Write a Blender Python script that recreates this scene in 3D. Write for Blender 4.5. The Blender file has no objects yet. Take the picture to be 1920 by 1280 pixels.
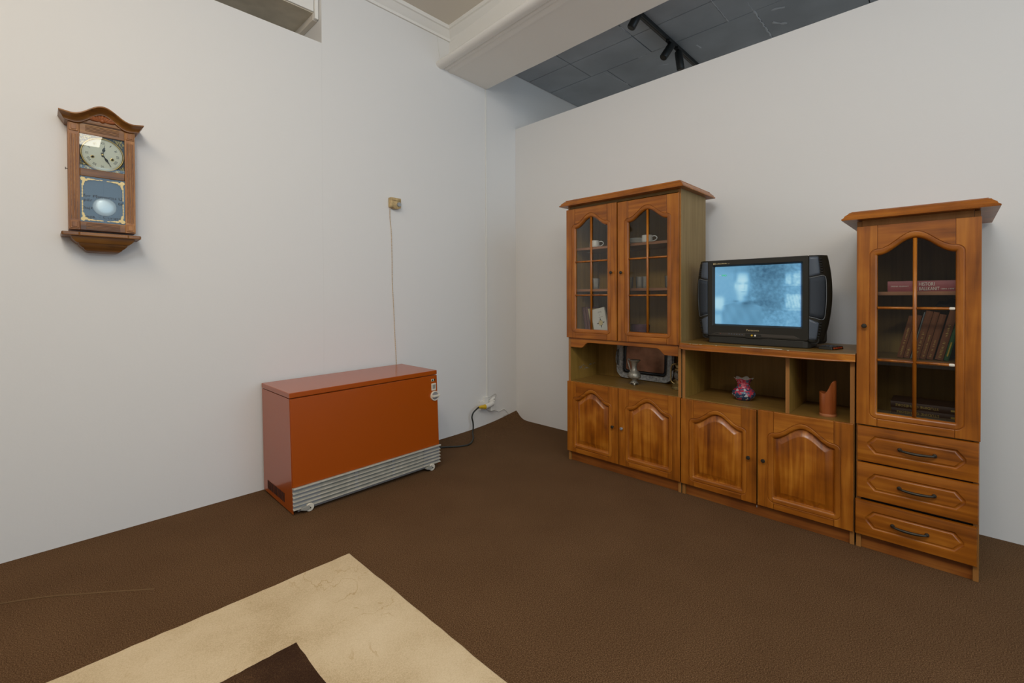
import bpy, bmesh, math, random
from mathutils import Vector, Matrix, noise as mnoise
random.seed(7)
SC = bpy.context.scene
COL = SC.collection
PI = math.pi
# ------------------------------------------------------------------ camera
cd = bpy.data.cameras.new('camera'); cam = bpy.data.objects.new('camera', cd); COL.objects.link(cam)
SC.camera = cam
yaw, pit, rol = 0.8030, -0.0097, -0.0038
Fv = Vector((math.sin(yaw)*math.cos(pit), math.cos(yaw)*math.cos(pit), math.sin(pit)))
R0 = Vector((math.cos(yaw), -math.sin(yaw), 0)); U0 = R0.cross(Fv)
Rv = R0*math.cos(rol) + U0*math.sin(rol); Uv = U0*math.cos(rol) - R0*math.sin(rol)
cam.matrix_world = Matrix(((Rv.x, Uv.x, -Fv.x, -3.2685), (Rv.y, Uv.y, -Fv.y, -3.1015), (Rv.z, Uv.z, -Fv.z, 1.2), (0, 0, 0, 1)))
cd.sensor_fit = 'HORIZONTAL'; cd.sensor_width = 36; cd.lens = 855.6/1920*36
cd.shift_x = 0; cd.shift_y = (565.06-640)/1920; cd.clip_start = .05; cd.clip_end = 60
# ------------------------------------------------------------------ world, lights, exposure
wd = bpy.data.worlds.new('world'); SC.world = wd; wd.use_nodes = True
wd.node_tree.nodes['Background'].inputs[0].default_value = (1.0, .96, .90, 1)
wd.node_tree.nodes['Background'].inputs[1].default_value = .27
def area(name, loc, target, sx, sy, energy, color):
    l = bpy.data.lights.new(name, 'AREA'); l.shape = 'RECTANGLE'; l.size = sx; l.size_y = sy
    l.energy = energy; l.color = color
    o = bpy.data.objects.new(name, l); COL.objects.link(o); o.location = loc
    o.rotation_euler = (Vector(target)-Vector(loc)).to_track_quat('-Z', 'Y').to_euler()
    return o
area('window_daylight', (-1.5, -6.9, 1.95), (-1.5, 0, 1.95), 4.4, 2.7, 98, (.55, .78, 1.0))
area('ceiling_lamp_warm', (-3.9, -1.7, 3.42), (-3.3, -1.3, 0), 1.5, 1.1, 42, (1.0, .81, .57))
area('ceiling_lamp_white', (-3.1, -5.3, 3.42), (-3.1, -5.0, 0), .9, 1.2, 36, (1.0, .90, .76))
area('right_wall_fill', (-3.5, -3.0, 3.42), (-.1, -1.9, 1.1), 1.0, .8, 58, (.94, .97, 1.0))  # added fill light, aimed to brighten the right wall
area('ceiling_fill', (-3.9, -4.6, 2.5), (-3.4, -3.6, 3.5), .8, .8, 26, (1.0, .93, .82))  # unseen light added behind the camera to brighten the ceiling
SC.view_settings.view_transform = 'Standard'; SC.view_settings.look = 'None'
SC.view_settings.gamma = 1; SC.view_settings.use_curve_mapping = False
SC.view_settings.exposure = -0.20
# ------------------------------------------------------------------ materials
def lin(r, g, b):
    f = lambda c: (c/255)/12.92 if c/255 <= .04045 else ((c/255+.055)/1.055)**2.4
    return (f(r), f(g), f(b), 1)
def newmat(name):
    m = bpy.data.materials.new(name); m.use_nodes = True
    nt = m.node_tree; return m, nt, nt.nodes['Principled BSDF']
def plain(name, c, rough=.5, metal=0, bump=0, bscale=200, var=0, vscale=6, coat=0, spec=.5):
    m, nt, b = newmat(name)
    b.inputs['Base Color'].default_value = (*c[:3], 1); b.inputs['Roughness'].default_value = rough
    b.inputs['Metallic'].default_value = metal; b.inputs['Coat Weight'].default_value = coat
    b.inputs['Specular IOR Level'].default_value = spec
    tc = nt.nodes.new('ShaderNodeTexCoord')
    if var:
        n = nt.nodes.new('ShaderNodeTexNoise'); n.inputs['Scale'].default_value = vscale; n.inputs['Detail'].default_value = 6
        nt.links.new(tc.outputs['Object'], n.inputs['Vector'])
        r = nt.nodes.new('ShaderNodeValToRGB'); r.color_ramp.elements[0].position = .3; r.color_ramp.elements[1].position = .7
        r.color_ramp.elements[0].color = (*[x*(1-var) for x in c[:3]], 1); r.color_ramp.elements[1].color = (*[min(1, x*(1+var)) for x in c[:3]], 1)
        nt.links.new(n.outputs['Fac'], r.inputs['Fac']); nt.links.new(r.outputs['Color'], b.inputs['Base Color'])
    if bump:
        n = nt.nodes.new('ShaderNodeTexNoise'); n.inputs['Scale'].default_value = bscale; n.inputs['Detail'].default_value = 4
        nt.links.new(tc.outputs['Object'], n.inputs['Vector'])
        bp = nt.nodes.new('ShaderNodeBump'); bp.inputs['Strength'].default_value = bump; bp.inputs['Distance'].default_value = .01
        nt.links.new(n.outputs['Fac'], bp.inputs['Height']); nt.links.new(bp.outputs['Normal'], b.inputs['Normal'])
    return m
def wood(name, dark, mid, light, axis='z', rough=.3, coat=.3, grain=1.0, patch=1.0):
    """oak: long stretched grain along the axis, soft cloudy staining, pores as fine relief"""
    m, nt, b = newmat(name)
    tc = nt.nodes.new('ShaderNodeTexCoord'); oi = nt.nodes.new('ShaderNodeObjectInfo')
    add = nt.nodes.new('ShaderNodeVectorMath'); add.operation = 'ADD'
    mul = nt.nodes.new('ShaderNodeVectorMath'); mul.operation = 'SCALE'; mul.inputs['Scale'].default_value = 13
    nt.links.new(oi.outputs['Random'], mul.inputs[0])
    nt.links.new(tc.outputs['Object'], add.inputs[0]); nt.links.new(mul.outputs[0], add.inputs[1])
    mp = nt.nodes.new('ShaderNodeMapping')
    sc = {'x': (1.6, 34, 34), 'y': (34, 1.6, 34), 'z': (34, 34, 1.6)}[axis]
    mp.inputs['Scale'].default_value = sc
    nt.links.new(add.outputs[0], mp.inputs['Vector'])
    n1 = nt.nodes.new('ShaderNodeTexNoise'); n1.inputs['Scale'].default_value = 1; n1.inputs['Detail'].default_value = 8; n1.inputs['Distortion'].default_value = .9
    nt.links.new(mp.outputs[0], n1.inputs['Vector'])
    n2 = nt.nodes.new('ShaderNodeTexNoise'); n2.inputs['Scale'].default_value = 5; n2.inputs['Detail'].default_value = 3
    nt.links.new(add.outputs[0], n2.inputs['Vector'])
    mix = nt.nodes.new('ShaderNodeMath'); mix.operation = 'MULTIPLY_ADD'
    mix.inputs[1].default_value = .6*grain
    k = nt.nodes.new('ShaderNodeMath'); k.operation = 'MULTIPLY'; k.inputs[1].default_value = .45*patch
    nt.links.new(n2.outputs['Fac'], k.inputs[0])
    nt.links.new(n1.outputs['Fac'], mix.inputs[0]); nt.links.new(k.outputs[0], mix.inputs[2])
    r = nt.nodes.new('ShaderNodeValToRGB')
    e = r.color_ramp.elements; c0 = (.6*grain+.45*patch)/2
    e[0].position = max(0, c0-.2); e[0].color = (*dark[:3], 1); e[1].position = c0+.2; e[1].color = (*light[:3], 1)
    x = e.new(c0); x.color = (*mid[:3], 1)
    nt.links.new(mix.outputs[0], r.inputs['Fac']); nt.links.new(r.outputs['Color'], b.inputs['Base Color'])
    b.inputs['Roughness'].default_value = rough; b.inputs['Coat Weight'].default_value = coat; b.inputs['Coat Roughness'].default_value = .18
    bp = nt.nodes.new('ShaderNodeBump'); bp.inputs['Strength'].default_value = .06; bp.inputs['Distance'].default_value = .004
    nt.links.new(n1.outputs['Fac'], bp.inputs['Height']); nt.links.new(bp.outputs['Normal'], b.inputs['Normal'])
    return m
def glass(name, tint=(.93, .95, .94), ior=1.5, rough=0.0, haze=0, hcol=(.9, .92, .92)):
    m = bpy.data.materials.new(name); m.use_nodes = True; nt = m.node_tree; nt.nodes.clear()
    out = nt.nodes.new('ShaderNodeOutputMaterial'); t = nt.nodes.new('ShaderNodeBsdfTransparent'); g = nt.nodes.new('ShaderNodeBsdfGlossy')
    f = nt.nodes.new('ShaderNodeFresnel'); mx = nt.nodes.new('ShaderNodeMixShader')
    t.inputs['Color'].default_value = (*tint, 1); g.inputs['Roughness'].default_value = rough; f.inputs['IOR'].default_value = ior
    nt.links.new(f.outputs[0], mx.inputs[0]); nt.links.new(t.outputs[0], mx.inputs[1]); nt.links.new(g.outputs[0], mx.inputs[2]); nt.links.new(mx.outputs[0], out.inputs[0])
    if haze:
        d = nt.nodes.new('ShaderNodeBsdfDiffuse'); d.inputs[0].default_value = (*hcol, 1); m2 = nt.nodes.new('ShaderNodeMixShader'); m2.inputs[0].default_value = haze
        nt.links.new(mx.outputs[0], m2.inputs[1]); nt.links.new(d.outputs[0], m2.inputs[2]); nt.links.new(m2.outputs[0], out.inputs[0])
    return m
M = {}
M['wall'] = plain('white_wall_paint', (.775, .765, .745), .85, bump=.03, bscale=90)
M['plaster'] = plain('old_white_plaster', (.84, .82, .77), .8, bump=.25, bscale=9)
M['plaster_dull'] = plain('cream_plaster', (.60, .54, .43), .8, bump=.2, bscale=14, var=.12, vscale=9)
M['plaster_tan'] = plain('tan_plaster', (.74, .68, .59), .8)
M['slab'] = plain('blue_grey_ceiling_paint', (.35, .385, .42), .75, bump=.3, bscale=7, var=.12, vscale=3)
M['black'] = plain('black_metal', (.012, .014, .014), .45)
def fabric_mat(name, cols, sc=260, bump=.22, dist=.004, low=.35, veins=None):
    m, nt, b = newmat(name)
    tc = nt.nodes.new('ShaderNodeTexCoord')
    n = nt.nodes.new('ShaderNodeTexNoise'); n.inputs['Scale'].default_value = sc; n.inputs['Detail'].default_value = 8; n.inputs['Roughness'].default_value = .75
    n2 = nt.nodes.new('ShaderNodeTexNoise'); n2.inputs['Scale'].default_value = 3.5; n2.inputs['Detail'].default_value = 5
    nt.links.new(tc.outputs['Object'], n.inputs['Vector']); nt.links.new(tc.outputs['Object'], n2.inputs['Vector'])
    a = nt.nodes.new('ShaderNodeMath'); a.operation = 'MULTIPLY_ADD'; a.inputs[1].default_value = 1-low
    k = nt.nodes.new('ShaderNodeMath'); k.operation = 'MULTIPLY'; k.inputs[1].default_value = low
    nt.links.new(n2.outputs['Fac'], k.inputs[0]); nt.links.new(n.outputs['Fac'], a.inputs[0]); nt.links.new(k.outputs[0], a.inputs[2])
    r = nt.nodes.new('ShaderNodeValToRGB'); e = r.color_ramp.elements
    e[0].position = .38; e[0].color = (*cols[0], 1); e[1].position = .64; e[1].color = (*cols[2], 1); x = e.new(.5); x.color = (*cols[1], 1)
    nt.links.new(a.outputs[0], r.inputs['Fac']); nt.links.new(r.outputs['Color'], b.inputs['Base Color'])
    b.inputs['Roughness'].default_value = .95; b.inputs['Specular IOR Level'].default_value = .1
    if veins:                                            # fine rubbed vein lines
        n3 = nt.nodes.new('ShaderNodeTexNoise'); n3.inputs['Scale'].default_value = 6; n3.inputs['Detail'].default_value = 5; n3.inputs['Distortion'].default_value = .6
        nt.links.new(tc.outputs['Object'], n3.inputs['Vector'])
        q = nt.nodes.new('ShaderNodeMath'); q.operation = 'SUBTRACT'; q.inputs[1].default_value = .5; nt.links.new(n3.outputs['Fac'], q.inputs[0])
        q2 = nt.nodes.new('ShaderNodeMath'); q2.operation = 'ABSOLUTE'; nt.links.new(q.outputs[0], q2.inputs[0])
        mr_ = nt.nodes.new('ShaderNodeMapRange'); mr_.inputs['From Min'].default_value = 0; mr_.inputs['From Max'].default_value = .012; mr_.inputs['To Min'].default_value = .75; mr_.inputs['To Max'].default_value = 0
        nt.links.new(q2.outputs[0], mr_.inputs['Value'])
        n4 = nt.nodes.new('ShaderNodeTexNoise'); n4.inputs['Scale'].default_value = 4.3; nt.links.new(tc.outputs['Object'], n4.inputs['Vector'])
        m4 = nt.nodes.new('ShaderNodeMapRange'); m4.inputs['From Min'].default_value = .48; m4.inputs['From Max'].default_value = .62; nt.links.new(n4.outputs['Fac'], m4.inputs['Value'])
        mm = nt.nodes.new('ShaderNodeMath'); mm.operation = 'MULTIPLY'; nt.links.new(mr_.outputs[0], mm.inputs[0]); nt.links.new(m4.outputs[0], mm.inputs[1])
        mx = nt.nodes.new('ShaderNodeMix'); mx.data_type = 'RGBA'; mx.inputs['B'].default_value = (*veins, 1)
        nt.links.new(mm.outputs[0], mx.inputs['Factor']); nt.links.new(r.outputs['Color'], mx.inputs['A']); nt.links.new(mx.outputs['Result'], b.inputs['Base Color'])
    bp = nt.nodes.new('ShaderNodeBump'); bp.inputs['Strength'].default_value = bump; bp.inputs['Distance'].default_value = dist
    nt.links.new(n.outputs['Fac'], bp.inputs['Height']); nt.links.new(bp.outputs['Normal'], b.inputs['Normal'])
    return m
M['carpet'] = fabric_mat('brown_carpet', ((.044, .021, .008), (.110, .058, .026), (.26, .15, .075)), low=.05)
M['rug'] = fabric_mat('cream_rug', ((.50, .37, .21), (.66, .52, .33), (.76, .62, .42)), 260, low=.45, veins=(.48, .32, .15))
M['rug_stain'] = plain('rug_stain', (.50, .36, .19), .95)
M['rug_dark'] = fabric_mat('dark_brown_rug_field', ((.030, .014, .007), (.055, .027, .014), (.16, .085, .035)), 300)
M['wood_z'] = wood('honey_oak_vertical', lin(108, 56, 8), lin(158, 90, 18), lin(190, 120, 38), 'z', rough=.36, coat=.12)
M['wood_y'] = wood('honey_oak_horizontal', lin(106, 54, 8), lin(156, 88, 18), lin(188, 118, 36), 'y', rough=.36, coat=.12)
M['wood_x'] = wood('honey_oak_crosswise', lin(116, 62, 8), lin(164, 98, 20), lin(194, 126, 40), 'x', rough=.36, coat=.12)
M['wood_panel'] = wood('honey_oak_panel', lin(100, 46, 4), lin(158, 88, 14), lin(200, 130, 42), 'z', patch=1.5, rough=.32, coat=.2)
M['plinth'] = wood('dark_oak_plinth', lin(102, 52, 12), lin(136, 76, 22), lin(160, 100, 40), 'y', rough=.5, coat=.05)
M['lam'] = wood('olive_laminate', lin(114, 86, 30), lin(142, 110, 46), lin(160, 126, 60), 'z', rough=.55, coat=0, patch=.4)
M['lam_side'] = wood('greyish_laminate', lin(120, 96, 52), lin(138, 113, 68), lin(152, 126, 82), 'z', rough=.55, coat=0, patch=.4)  # greyer tone of the olive laminate, for one side board
M['lam_y'] = wood('olive_laminate_board', lin(112, 84, 38), lin(132, 101, 48), lin(148, 114, 60), 'y', rough=.38, coat=0, patch=.4)
M['edge'] = wood('edge_strip', lin(140, 92, 40), lin(160, 108, 52), lin(178, 124, 66), 'z', rough=.5, coat=0, patch=.4)
M['shelf_edge'] = wood('reddish_shelf_wood', lin(140, 92, 62), lin(160, 110, 76), lin(176, 124, 90), 'y', rough=.5, coat=0)
M['clock'] = wood('walnut_clock_wood', lin(92, 52, 14), lin(150, 94, 36), lin(192, 134, 66), 'z', rough=.45, coat=.05)
M['clock_x'] = wood('walnut_clock_moulding', lin(74, 42, 10), lin(128, 80, 26), lin(168, 116, 50), 'x', rough=.42, coat=.08)
M['carving'] = plain('carved_red_wood', lin(150, 84, 42), .45, var=.2, vscale=60)
M['orange'] = plain('orange_enamel', (.38, .068, .0015), .3, coat=.35, spec=.4)
M['alu'] = plain('aged_cream_metal', (.46, .43, .36), .45, var=.15, vscale=20)
M['steel'] = plain('dull_grey_steel', (.40, .42, .44), .4, metal=.6)
M['dark'] = plain('dark_void', (.006, .006, .006), .8)
M['white_plastic'] = plain('white_plastic', (.78, .77, .73), .4)
M['cream_plastic'] = plain('cream_plastic', (.72, .66, .54), .4)
M['grey_plastic'] = plain('grey_plastic', (.32, .31, .27), .4)
M['green'] = plain('dark_green_lens', (.01, .09, .05), .2)
M['yellow'] = plain('yellow_plastic', (.66, .42, .02), .4)
M['rubber'] = plain('black_rubber', (.018, .02, .014), .5)
M['old_plastic'] = plain('yellowed_plastic', (.50, .36, .17), .55, bump=.3, bscale=90, var=.3, vscale=40)
M['cordmat'] = plain('twisted_tan_cord', (.62, .48, .32), .8, var=.3, vscale=90)
M['brass'] = plain('aged_brass', (.55, .38, .14), .32, metal=.9, var=.2, vscale=40)
M['brass_trim'] = plain('gilt_ornament', (.74, .58, .28), .38, metal=.5, bump=.5, bscale=150, var=.4, vscale=120)
M['gilt'] = plain('gilt_paint', (.80, .64, .30), .5)
M['dial'] = plain('ivory_dial', (.84, .78, .62), .4)
M['ink'] = plain('black_ink', (.012, .012, .014), .5)
M['iron'] = plain('dark_bronze', (.05, .045, .035), .4, metal=.6)
M['reflect_blue'] = plain('reflected_blue_backing', (.045, .070, .105), .5)  # blue of the daylight mirrored in the clock glass, put into the colour
M['bob'] = plain('polished_bob', (.72, .76, .78), .38, metal=.35)
M['glass'] = glass('clear_glass')
M['glassware'] = glass('glassware', (.95, .96, .96), 1.55, .04, .10)  # white diffuse share put in to stand for sparkle
M['violet_glass'] = glass('violet_glass', (.80, .66, .74), 1.55, .08, .30, (.42, .26, .34))  # violet diffuse share brightens the bowl in the same way
M['tv'] = plain('black_tv_plastic', (.020, .019, .015), .42, spec=.4)
M['tv_back'] = plain('black_tv_back', (.012, .012, .011), .5)
M['tv_plate'] = plain('blue_grey_speaker_plastic', (.075, .096, .128), .38)
M['tv_grille'] = plain('speaker_grille', (.030, .042, .060), .5, bump=.4, bscale=900)
M['tv_rim'] = plain('grey_rim', (.20, .23, .26), .4)
M['tv_door'] = plain('brown_black_flap', (.045, .038, .030), .5)
M['tv_gold'] = plain('gold_print', (.55, .45, .24), .4)
M['red'] = plain('red_button', (.5, .05, .02), .4)
M['orange_btn'] = plain('orange_button', (.55, .09, .02), .4)
M['paper'] = plain('white_paper', (.80, .77, .68), .6)
M['cream_paper'] = plain('cream_page_block', (.62, .56, .42), .8, bump=.2, bscale=300)
M['china'] = plain('white_china', (.78, .77, .72), .15)
M['pewter'] = plain('grey_pewter', (.30, .29, .25), .42, metal=.55, bump=.35, bscale=70, var=.25, vscale=40)
M['silver'] = plain('tarnished_silver', (.30, .32, .33), .28, metal=.85, bump=.35, bscale=120, var=.35, vscale=70)
M['copper'] = plain('copper_tray_bed', (.24, .125, .075), .34, metal=.7, var=.3, vscale=14)
M['tray_band'] = plain('black_tray_band', (.015, .018, .022), .3, metal=.3)
M['bamboo'] = wood('red_brown_bamboo', lin(132, 66, 26), lin(156, 84, 40), lin(172, 100, 56), 'z', rough=.38, coat=.1)
M['oil'] = plain('lantern_metal', (.42, .33, .15), .34, metal=.8, var=.35, vscale=50)
M['book_brown'] = plain('brown_cloth_cover', lin(116, 68, 34), .7, bump=.1, bscale=500)
M['book_dark'] = plain('dark_brown_cover', lin(70, 46, 34), .6)
M['book_pink'] = plain('dusty_pink_cover', lin(160, 84, 88), .55)
M['book_green'] = plain('green_cover', lin(40, 84, 42), .6)
M['book_teal'] = plain('teal_cover', lin(50, 112, 104), .6)
M['book_plum'] = plain('plum_cover', lin(106, 72, 70), .6)
M['book_white'] = plain('white_cover', lin(205, 203, 194), .5)
M['book_cream'] = plain('cream_cover', lin(196, 178, 132), .6)
M['book_blue'] = plain('grey_blue_cover', lin(120, 128, 128), .6)
M['gold'] = plain('gold_lettering', (.62, .44, .12), .4, metal=.3)
M['black_fabric'] = plain('black_cloth', (.008, .008, .008), .9)
m, nt, b = newmat('splashed_vase_glaze'); M['vase'] = m
tc = nt.nodes.new('ShaderNodeTexCoord'); n = nt.nodes.new('ShaderNodeTexNoise'); n.inputs['Scale'].default_value = 60; n.inputs['Detail'].default_value = 2
ad = nt.nodes.new('ShaderNodeVectorMath'); ad.operation = 'MULTIPLY_ADD'; ad.inputs[1].default_value = (.02, .02, .02)
nt.links.new(tc.outputs['Object'], n.inputs['Vector']); nt.links.new(n.outputs['Color'], ad.inputs[0]); nt.links.new(tc.outputs['Object'], ad.inputs[2])
vo = nt.nodes.new('ShaderNodeTexVoronoi'); vo.inputs['Scale'].default_value = 75; nt.links.new(ad.outputs[0], vo.inputs['Vector'])
sx = nt.nodes.new('ShaderNodeSeparateXYZ'); nt.links.new(tc.outputs['Object'], sx.inputs[0])
sr = nt.nodes.new('ShaderNodeSeparateColor'); nt.links.new(vo.outputs['Color'], sr.inputs[0])
mr = nt.nodes.new('ShaderNodeMapRange'); mr.inputs['From Min'].default_value = .60; mr.inputs['From Max'].default_value = .70
mr.inputs['To Min'].default_value = -.22; mr.inputs['To Max'].default_value = .30
nt.links.new(sx.outputs['Z'], mr.inputs['Value'])
aa = nt.nodes.new('ShaderNodeMath'); aa.operation = 'ADD'; nt.links.new(sr.outputs[0], aa.inputs[0]); nt.links.new(mr.outputs[0], aa.inputs[1])
rp = nt.nodes.new('ShaderNodeValToRGB'); rp.color_ramp.interpolation = 'CONSTANT'
for k, (p, c) in enumerate([(0, (.03, .06, .13)), (.26, (.07, .14, .24)), (.42, (.55, .58, .62)), (.52, (.06, .09, .14)), (.62, (.50, .05, .09)), (.82, (.58, .16, .22)), (.95, (.42, .03, .06))]):
    el = rp.color_ramp.elements[k] if k < 2 else rp.color_ramp.elements.new(p)
    el.position = p; el.color = (*c, 1)
nt.links.new(aa.outputs[0], rp.inputs['Fac']); nt.links.new(rp.outputs['Color'], b.inputs['Base Color']); b.inputs['Roughness'].default_value = .2
def emit_attr(name, strength):
    m = bpy.data.materials.new(name); m.use_nodes = True; nt = m.node_tree; b = nt.nodes['Principled BSDF']
    a = nt.nodes.new('ShaderNodeVertexColor'); a.layer_name = 'picture'
    b.inputs['Base Color'].default_value = (.01, .01, .012, 1); b.inputs['Roughness'].default_value = .12
    nt.links.new(a.outputs['Color'], b.inputs['Emission Color']); b.inputs['Emission Strength'].default_value = strength
    return m
M['screen'] = emit_attr('glowing_picture_tube', 1.0)
m, nt, b = newmat('green_display_digits'); M['osd'] = m
b.inputs['Emission Color'].default_value = (.03, .60, .14, 1); b.inputs['Emission Strength'].default_value = .9; b.inputs['Base Color'].default_value = (0, .1, .02, 1)
# ------------------------------------------------------------------ object helpers
def obj(name, bm, mat, parent=None, smooth=False, bevel=0, segs=2, recalc=True):
    if isinstance(bm, bmesh.types.BMesh):
        if recalc: bmesh.ops.recalc_face_normals(bm, faces=bm.faces)
        me = bpy.data.meshes.new(name); bm.to_mesh(me); bm.free()
    else: me = bm
    me.materials.clear(); me.materials.append(M[mat] if isinstance(mat, str) else mat)
    if smooth:
        for p in me.polygons: p.use_smooth = True
    o = bpy.data.objects.new(name, me); COL.objects.link(o)
    if parent is not None:
        o.parent = parent; o.matrix_parent_inverse = WM[parent.name].inverted(); 
    WM[o.name] = Matrix.Identity(4)
    if bevel:
        md = o.modifiers.new('bevel', 'BEVEL'); md.width = bevel; md.segments = segs; md.limit_method = 'ANGLE'; md.angle_limit = math.radians(40)
    if smooth == 'auto':
        md = o.modifiers.new('edges', 'EDGE_SPLIT'); md.split_angle = math.radians(38)
    return o
WM = {}
def thing(name, label, cat, loc, group=None):
    o = bpy.data.objects.new(name, None); COL.objects.link(o); o.location = loc; o.empty_display_size = .1
    WM[o.name] = Matrix.Translation(loc)
    o['label'] = label; o['category'] = cat
    if group: o['group'] = group
    return o
def tag(o, label, cat, group=None):
    o['label'] = label; o['category'] = cat
    if group: o['group'] = group
    return o
def struct(name, bm, mat, parent=None, **k):
    o = obj(name, bm, mat, parent, **k)
    if parent is None: o['kind'] = 'structure'
    return o
def B(): return bmesh.new()
def box(bm, x0, x1, y0, y1, z0, z1):
    v = [bm.verts.new(p) for p in ((x0, y0, z0), (x1, y0, z0), (x1, y1, z0), (x0, y1, z0), (x0, y0, z1), (x1, y0, z1), (x1, y1, z1), (x0, y1, z1))]
    for f in ((0, 3, 2, 1), (4, 5, 6, 7), (0, 1, 5, 4), (1, 2, 6, 5), (2, 3, 7, 6), (3, 0, 4, 7)): bm.faces.new([v[i] for i in f])
    return bm
def bx(*a): return box(B(), *a)
def prism(bm, pts, f0, f1):
    """pts 2D polygon; f0, f1 map a 2D point to the two end caps"""
    a = [bm.verts.new(f0(*p)) for p in pts]; c = [bm.verts.new(f1(*p)) for p in pts]
    bm.faces.new(a); bm.faces.new(list(reversed(c)))
    for i in range(len(pts)):
        j = (i+1) % len(pts); bm.faces.new((a[i], a[j], c[j], c[i]))
    return bm
def loft(bm, rings, closed=True, cap0=False, cap1=False):
    vs = [[bm.verts.new(p) for p in r] for r in rings]
    n = len(rings[0])
    for r0, r1 in zip(vs, vs[1:]):
        for i in range(n if closed else n-1):
            j = (i+1) % n
            try: bm.faces.new((r0[i], r0[j], r1[j], r1[i]))
            except ValueError: pass
    if cap0: bm.faces.new(vs[0])
    if cap1: bm.faces.new(list(reversed(vs[-1])))
    bmesh.ops.remove_doubles(bm, verts=bm.verts, dist=1e-6)
    bmesh.ops.dissolve_degenerate(bm, edges=bm.edges, dist=1e-6)
    return bm
def lathe(bm, prof, c, n=32, wob=None, cap0=True, cap1=False, axis='z'):
    rings = []
    for r, z in prof:
        ring = []
        for i in range(n):
            a = 2*PI*i/n; rr = r*(wob(a, z) if wob else 1)
            if axis == 'z': ring.append((c[0]+rr*math.cos(a), c[1]+rr*math.sin(a), c[2]+z))
            elif axis == 'x': ring.append((c[0]+z, c[1]+rr*math.cos(a), c[2]+rr*math.sin(a)))
            else: ring.append((c[0]+rr*math.cos(a), c[1]+z, c[2]+rr*math.sin(a)))
        rings.append(ring)
    return loft(bm, rings, True, cap0, cap1)
def smooth_path(pts, k=6):
    pts = [Vector(p) for p in pts]; out = []
    for i in range(len(pts)-1):
        p0, p1, p2, p3 = pts[max(i-1, 0)], pts[i], pts[i+1], pts[min(i+2, len(pts)-1)]
        for j in range(k):
            t = j/k
            out.append(.5*((2*p1)+(-p0+p2)*t+(2*p0-5*p1+4*p2-p3)*t*t+(-p0+3*p1-3*p2+p3)*t**3))
    return out+[pts[-1]]
def tube(bm, pts, r, n=8, cap=True):
    pts = [Vector(p) for p in pts]; rings = []; up = Vector((0, 0, 1))
    for i, p in enumerate(pts):
        t = (pts[min(i+1, len(pts)-1)]-pts[max(i-1, 0)]).normalized()
        if abs(t.dot(up)) > .95: up = Vector((1, 0, 0)) if abs(t.x) < .9 else Vector((0, 1, 0))
        s = t.cross(up).normalized(); u = s.cross(t); up = u
        rr = r(i/(len(pts)-1)) if callable(r) else r
        rings.append([p+s*rr*math.cos(2*PI*k/n)+u*rr*math.sin(2*PI*k/n) for k in range(n)])
    return loft(bm, rings, True, cap, cap)
def lettering(text, size, mat, parent, origin, right, up, out, width=None, depth=.0004, align='LEFT', name='lettering', shear=0):
    cu = bpy.data.curves.new('text', 'FONT'); cu.body = text; cu.size = size; cu.align_x = align; cu.extrude = depth; cu.resolution_u = 2; cu.shear = shear
    t = bpy.data.objects.new('text', cu); COL.objects.link(t)
    bpy.context.view_layer.update()
    me = bpy.data.meshes.new_from_object(t.evaluated_get(bpy.context.evaluated_depsgraph_get()))
    bpy.data.objects.remove(t); bpy.data.curves.remove(cu)
    xs = [v.co.x for v in me.vertices]; w = (max(xs)-min(xs)) if xs else 1
    k = width/w if width else 1
    R, Uu, O, N = Vector(right), Vector(up), Vector(origin), Vector(out)
    for v in me.vertices: v.co = O+R*(v.co.x*k)+Uu*v.co.y+N*v.co.z
    return obj(name, me, mat, parent)
def copy_tree(o, loc=None, parent=None):
    c = o.copy(); COL.objects.link(c)
    if parent: c.parent = parent
    if loc: c.location = loc
    for ch in o.children: copy_tree(ch, None, c)
    return c
# ------------------------------------------------------------------ room
def floor_mesh():
    bm = B()
    # fine grid by the wall corner so the carpet edge can lift, coarse elsewhere
    xs = [-8, -6, -4.5, -3, -2, -1.3]+[-1.0+.05*i for i in range(14)]+[-.3+.02*i for i in range(16)]
    ys = [-8, -6, -4.5, -3, -2, -1.2, -.9]+[-.7+.05*i for i in range(8)]+[-.3+.02*i for i in range(16)]
    def h(x, y):
        a = max(0, -x); c = max(0, -y)
        # the cut carpet edge creeps up the left wall towards the corner and falls away fast along the right wall
        e = .078*math.exp(-(a/.34)**1.25)
        return e*math.exp(-(c/(.055+.10*min(1, a/.3)))**1.5)
    vs = [[bm.verts.new((x, y, h(x, y))) for y in ys] for x in xs]
    for i in range(len(xs)-1):
        for j in range(len(ys)-1): bm.faces.new((vs[i][j], vs[i+1][j], vs[i+1][j+1], vs[i][j+1]))
    return bm
struct('floor', floor_mesh(), 'carpet', smooth=True)
struct('trim_8', bx(-8, 2.2, -8, 2.2, -.12, -.02), 'plaster_tan')          # the screed under the carpet
PX = -1.915
struct('wall_left', bx(-6.5, PX-.0003, 0, .09, -.02, 2.936), 'wall')         # low partition that carries the clock
wl = struct('wall_back', bx(PX, 1.9, 0, 1.0, -.02, 3.62), 'wall')            # full-height wall behind the heater
struct('wall_right', bx(0, .09, -8, -.0006, -.02, 2.848), 'wall')            # low partition behind the cabinets
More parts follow.
